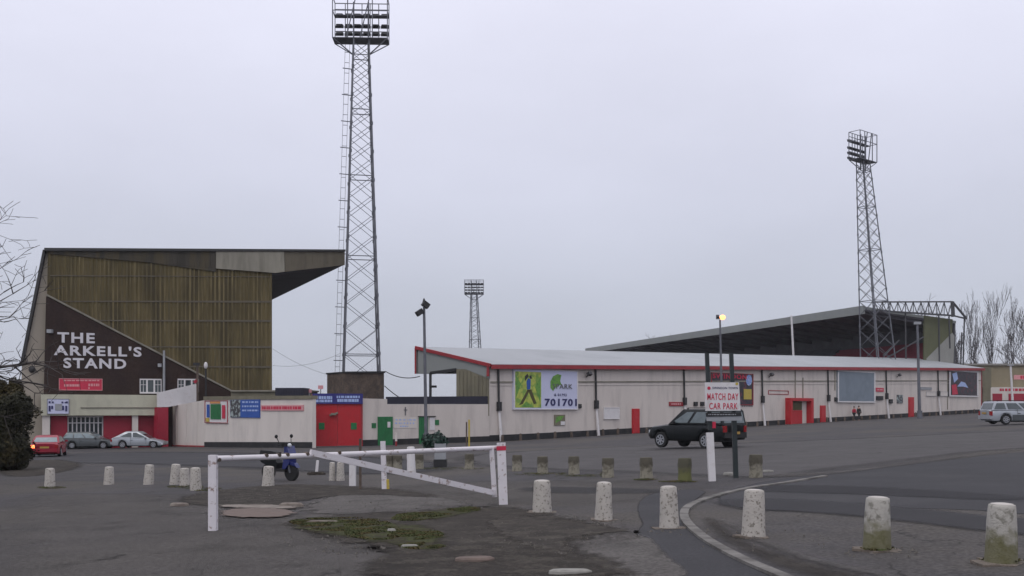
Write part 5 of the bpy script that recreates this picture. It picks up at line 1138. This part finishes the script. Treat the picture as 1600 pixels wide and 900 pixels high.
# ------------------------------------------------------------------ people
def skinmesh(name, verts, edges, radii, m_, parent, sub=1):
    me = bpy.data.meshes.new('k'); me.from_pydata(verts, edges, []); o = bpy.data.objects.new('k', me); COL.objects.link(o)
    md = o.modifiers.new('s', 'SKIN'); 
    for i, r in enumerate(radii): me.skin_vertices[0].data[i].radius = (r, r) if not isinstance(r, tuple) else r
    me.skin_vertices[0].data[0].use_root = True
    sb = o.modifiers.new('d', 'SUBSURF'); sb.levels = sub; sb.render_levels = sub
    bpy.context.view_layer.update(); dg = bpy.context.evaluated_depsgraph_get(); nm = bpy.data.meshes.new_from_object(o.evaluated_get(dg)); bpy.data.objects.remove(o)
    nm.name = name; nm.materials.clear(); nm.materials.append(m_); nm.shade_smooth()
    q = bpy.data.objects.new(name, nm); COL.objects.link(q); q.parent = parent; return q
def person(label, px, py, rz, top_m, leg_m, hair_m, H=1.7, stride=.22):
    b = P(px, py); o = thing('person', label, 'person', b, rz); s = H/1.75
    V = [(0, 0, .92), (0, 0, 1.15), (0, 0, 1.4), (0, 0, 1.5), (.01, 0, 1.6), (.01, 0, 1.7),
         (0, .09, .88), (stride*.5, .1, .5), (stride*.6, .1, .08), (stride*.6+.15, .1, .04), (0, -.09, .88), (-stride*.2, -.1, .5), (-stride*1.1, -.1, .1), (-stride*1.1+.14, -.1, .04),
         (0, .18, 1.4), (-.05, .24, 1.13), (.05, .24, .88), (.08, .24, .8), (0, -.18, 1.4), (.06, -.24, 1.13), (.16, -.23, .9), (.2, -.22, .83)]
    V = [tuple(c*s for c in v) for v in V]
    E = [(0, 1), (1, 2), (2, 3), (3, 4), (4, 5), (0, 6), (6, 7), (7, 8), (8, 9), (0, 10), (10, 11), (11, 12), (12, 13), (2, 14), (14, 15), (15, 16), (16, 17), (2, 18), (18, 19), (19, 20), (20, 21)]
    Rr = [.12, .11, .13, .055, .09, .085, .085, .055, .04, .035, .085, .055, .04, .035, .06, .042, .032, .035, .06, .042, .032, .035]
    skinmesh('body', V, E, [r*s for r in Rr], mt['skin'], o)
    jv = [0, 1, 2, 14, 15, 16, 18, 19, 20]; mpx = {v: i for i, v in enumerate(jv)}
    je = [(mpx[a], mpx[c]) for a, c in E if a in mpx and c in mpx]
    skinmesh('jacket', [V[i] for i in jv], je, [(.165, .15, .17, .085, .065, .05, .085, .065, .05)[i]*s for i in range(9)], top_m, o)
    jv = [0, 6, 7, 8, 10, 11, 12]; mpx = {v: i for i, v in enumerate(jv)}; je = [(mpx[a], mpx[c]) for a, c in E if a in mpx and c in mpx]
    skinmesh('trousers', [V[i] for i in jv], je, [(.15, .11, .08, .065, .11, .08, .065)[i]*s for i in range(7)], leg_m, o)
    mb = MB(); mb.ell((0, 0, 1.685*s), (.105, .1, .09), 10, 8); mb.build('hair', hair_m, o, Z0, smooth=60)
    return o
person('person in a red top walking beside the long cream wall', 1334.5, 657, R(25), mt['redink'], mt['dark'], mt['bark'])
person('person in a dark jacket walking just right of the one in red', 1342, 657, R(25), mt['dark'], mt['dark'], mt['bark'], 1.75)
person('person in a grey top and dark trousers near the tall grey pole', 1449, 649.5, R(200), mt['galvlight'], mt['dark'], mt['bark'])
person('person in dark clothes standing below the dark player billboard', 1481.5, 646, R(100), mt['navy'], mt['dark'], mt['bark'], 1.75, .1)

# ------------------------------------------------------------------ vegetation
def bare_tree(label, loc, H, seed, spread=.55, m_=None, depth=5, up=.15, n0=7, r0=.16, group=None, droop=0, trunk=.3, ny=3, lenk=.68, tw=.010):
    rd = random.Random(seed); m_ = m_ or mt['bark']; o = thing('bare_tree', label, 'tree', loc, 0, group)
    tr = MB(); crn = MB()
    def limb(mb, p, d, L, r, dep):
        n = 3; pts = [p]
        for i in range(n):
            d = (d+Vector((rd.gauss(0, .12), rd.gauss(0, .12), rd.gauss(0, .08)+up*.3-droop*(1 if dep < 3 else 0)))).normalized(); pts.append(pts[-1]+d*L/n)
        for i in range(n): mb.tube(pts[i], pts[i+1], max(tw, r*(1-i*.22)), max(tw, r*(1-(i+1)*.22)), n=5 if dep > 3 else 3, cap=False)
        if dep <= 0: return
        for k in range(rd.choice((2, 3)) if dep < depth else 3):
            i = rd.choice((1, 2, 3)) if k else 3; dd = (d+Vector((rd.gauss(0, spread), rd.gauss(0, spread), rd.gauss(0, spread*.6)+up))).normalized()
            limb(crn, pts[i], dd, L*lenk*rd.uniform(.75, 1.15), r*.6, dep-1)
    tp = []; p = Vector((0, 0, -.2)); d = Vector((0, 0, 1))
    for i in range(8):
        q = p+Vector((rd.gauss(0, .02)*H, rd.gauss(0, .02)*H, H*.75/8)) ; tr.tube(p, q, r0*(1-i*.11), r0*(1-(i+1)*.11), n=7, cap=False); tp.append((q, r0*(1-(i+1)*.11))); p = q
    for i, (q, r) in enumerate(tp):
        if (i+1)/8 < trunk: continue
        for k in range(ny):
            a = rd.uniform(0, 6.28); limb(crn, q, Vector((math.cos(a)*spread, math.sin(a)*spread, .35+up)).normalized(), H*.22*(1.2-i*.05), max(.03, r*.55), depth-1)
    tr.build('trunk', m_, o, Z0); crn.build('crown', m_, o, Z0); return o
lt = P(-138, 765); bare_tree('bare winter tree reaching in from the left edge', lt, 8.6, 4, .75, depth=5, up=.1, r0=.22, trunk=.25, ny=4, lenk=.7, droop=.04, tw=.007)
for i, (x_, ytop, Yt, lb) in enumerate(((1516, 484, 200, 'bare poplar just right of the stand roof'), (1548, 470, 205, 'bare poplar with slim upright crown, tallest of the right group'), (1566, 490, 210, 'bare poplar touching the tallest one on its right side'))):
    q = D(x_, 0, Yt); g_ = gz(q.x, q.y); bare_tree(lb, (q.x, q.y, g_), ((640-ytop)/1600*Yt-g_)*.95, 20+i, .2, mt['barkfar'], depth=4, up=.42, r0=.3, trunk=.15, ny=2, lenk=.76, tw=.022, group='bare poplars behind the stands')
for i, (x_, ytop, Yt, lb) in enumerate(((1600, 480, 190, 'broad bare tree at the right edge above the beige building'), (1034, 519, 300, 'distant bare tree top above the far roof slope'), (1440, 466, 230, 'thin distant bare tree behind the truss of the right stand'), (1500, 520, 185, 'thin bare tree beside the end screen of the right stand'))):
    q = D(x_, 0, Yt); g_ = gz(q.x, q.y); bare_tree(lb, (q.x, q.y, g_), ((640-ytop)/1600*Yt-g_)*.88, 30+i, .5 if i != 3 else .2, mt['barkfar'], depth=4, up=.25, r0=.3, trunk=.35, ny=3, lenk=.72, tw=.028)
def leafy(label, name, loc, blobs, n, m_, leaf=.07, seed=1):
    rd = random.Random(seed); o = thing(name, label, 'bush', loc); v = []; f = []
    for _ in range(n):
        c, r = rd.choice(blobs); d = Vector((rd.gauss(0, 1), rd.gauss(0, 1), rd.gauss(0, 1))).normalized(); rr = (rd.random()**.25)*(1+.28*noise.noise(d*2.5+Vector(c)))
        p = Vector(c)+Vector((d.x*r[0], d.y*r[1], d.z*r[2]))*rr
        if p.z < .02: continue
        a = Vector((rd.gauss(0, 1), rd.gauss(0, 1), rd.gauss(0, 1))).normalized(); b_ = a.cross(d); 
        if b_.length < .01: continue
        s_ = leaf*rd.uniform(.5, 1.3); a = a*s_; b_ = b_.normalized()*s_*.45; k = len(v); v += [tuple(p-a), tuple(p+b_), tuple(p+a), tuple(p-b_)]; f.append((k, k+1, k+2, k+3))
    me = bpy.data.meshes.new('foliage'); me.from_pydata(v, [], f); me.materials.append(m_); q = bpy.data.objects.new('foliage', me); COL.objects.link(q); q.parent = o
    mb = MB()
    for c, r in blobs: mb.tube((c[0]*.3, c[1]*.3, -.1), (c[0], c[1], max(.2, c[2])), .08, .03, n=6)
    mb.build('stem', mt['bark'], o, Z0); return o
lb_ = P(0, 735)
leafy('large dark evergreen bush at the left edge', 'evergreen_bush', lb_, [((-.1, 0, 1.1), (1.35, 1.1, 1.3)), ((.1, .1, 2.3), (1.25, 1, 1.0)), ((-.5, .2, 3.0), (.75, .8, .8)), ((.45, 0, .7), (.75, .8, .8)), ((.75, -.1, 2.55), (.55, .6, .6)), ((-1.6, 0, 1.8), (1.2, 1.1, 1.9)), ((.5, .2, 3.2), (.3, .3, .5))], 42000, mt['leafdark'], .085, 3)
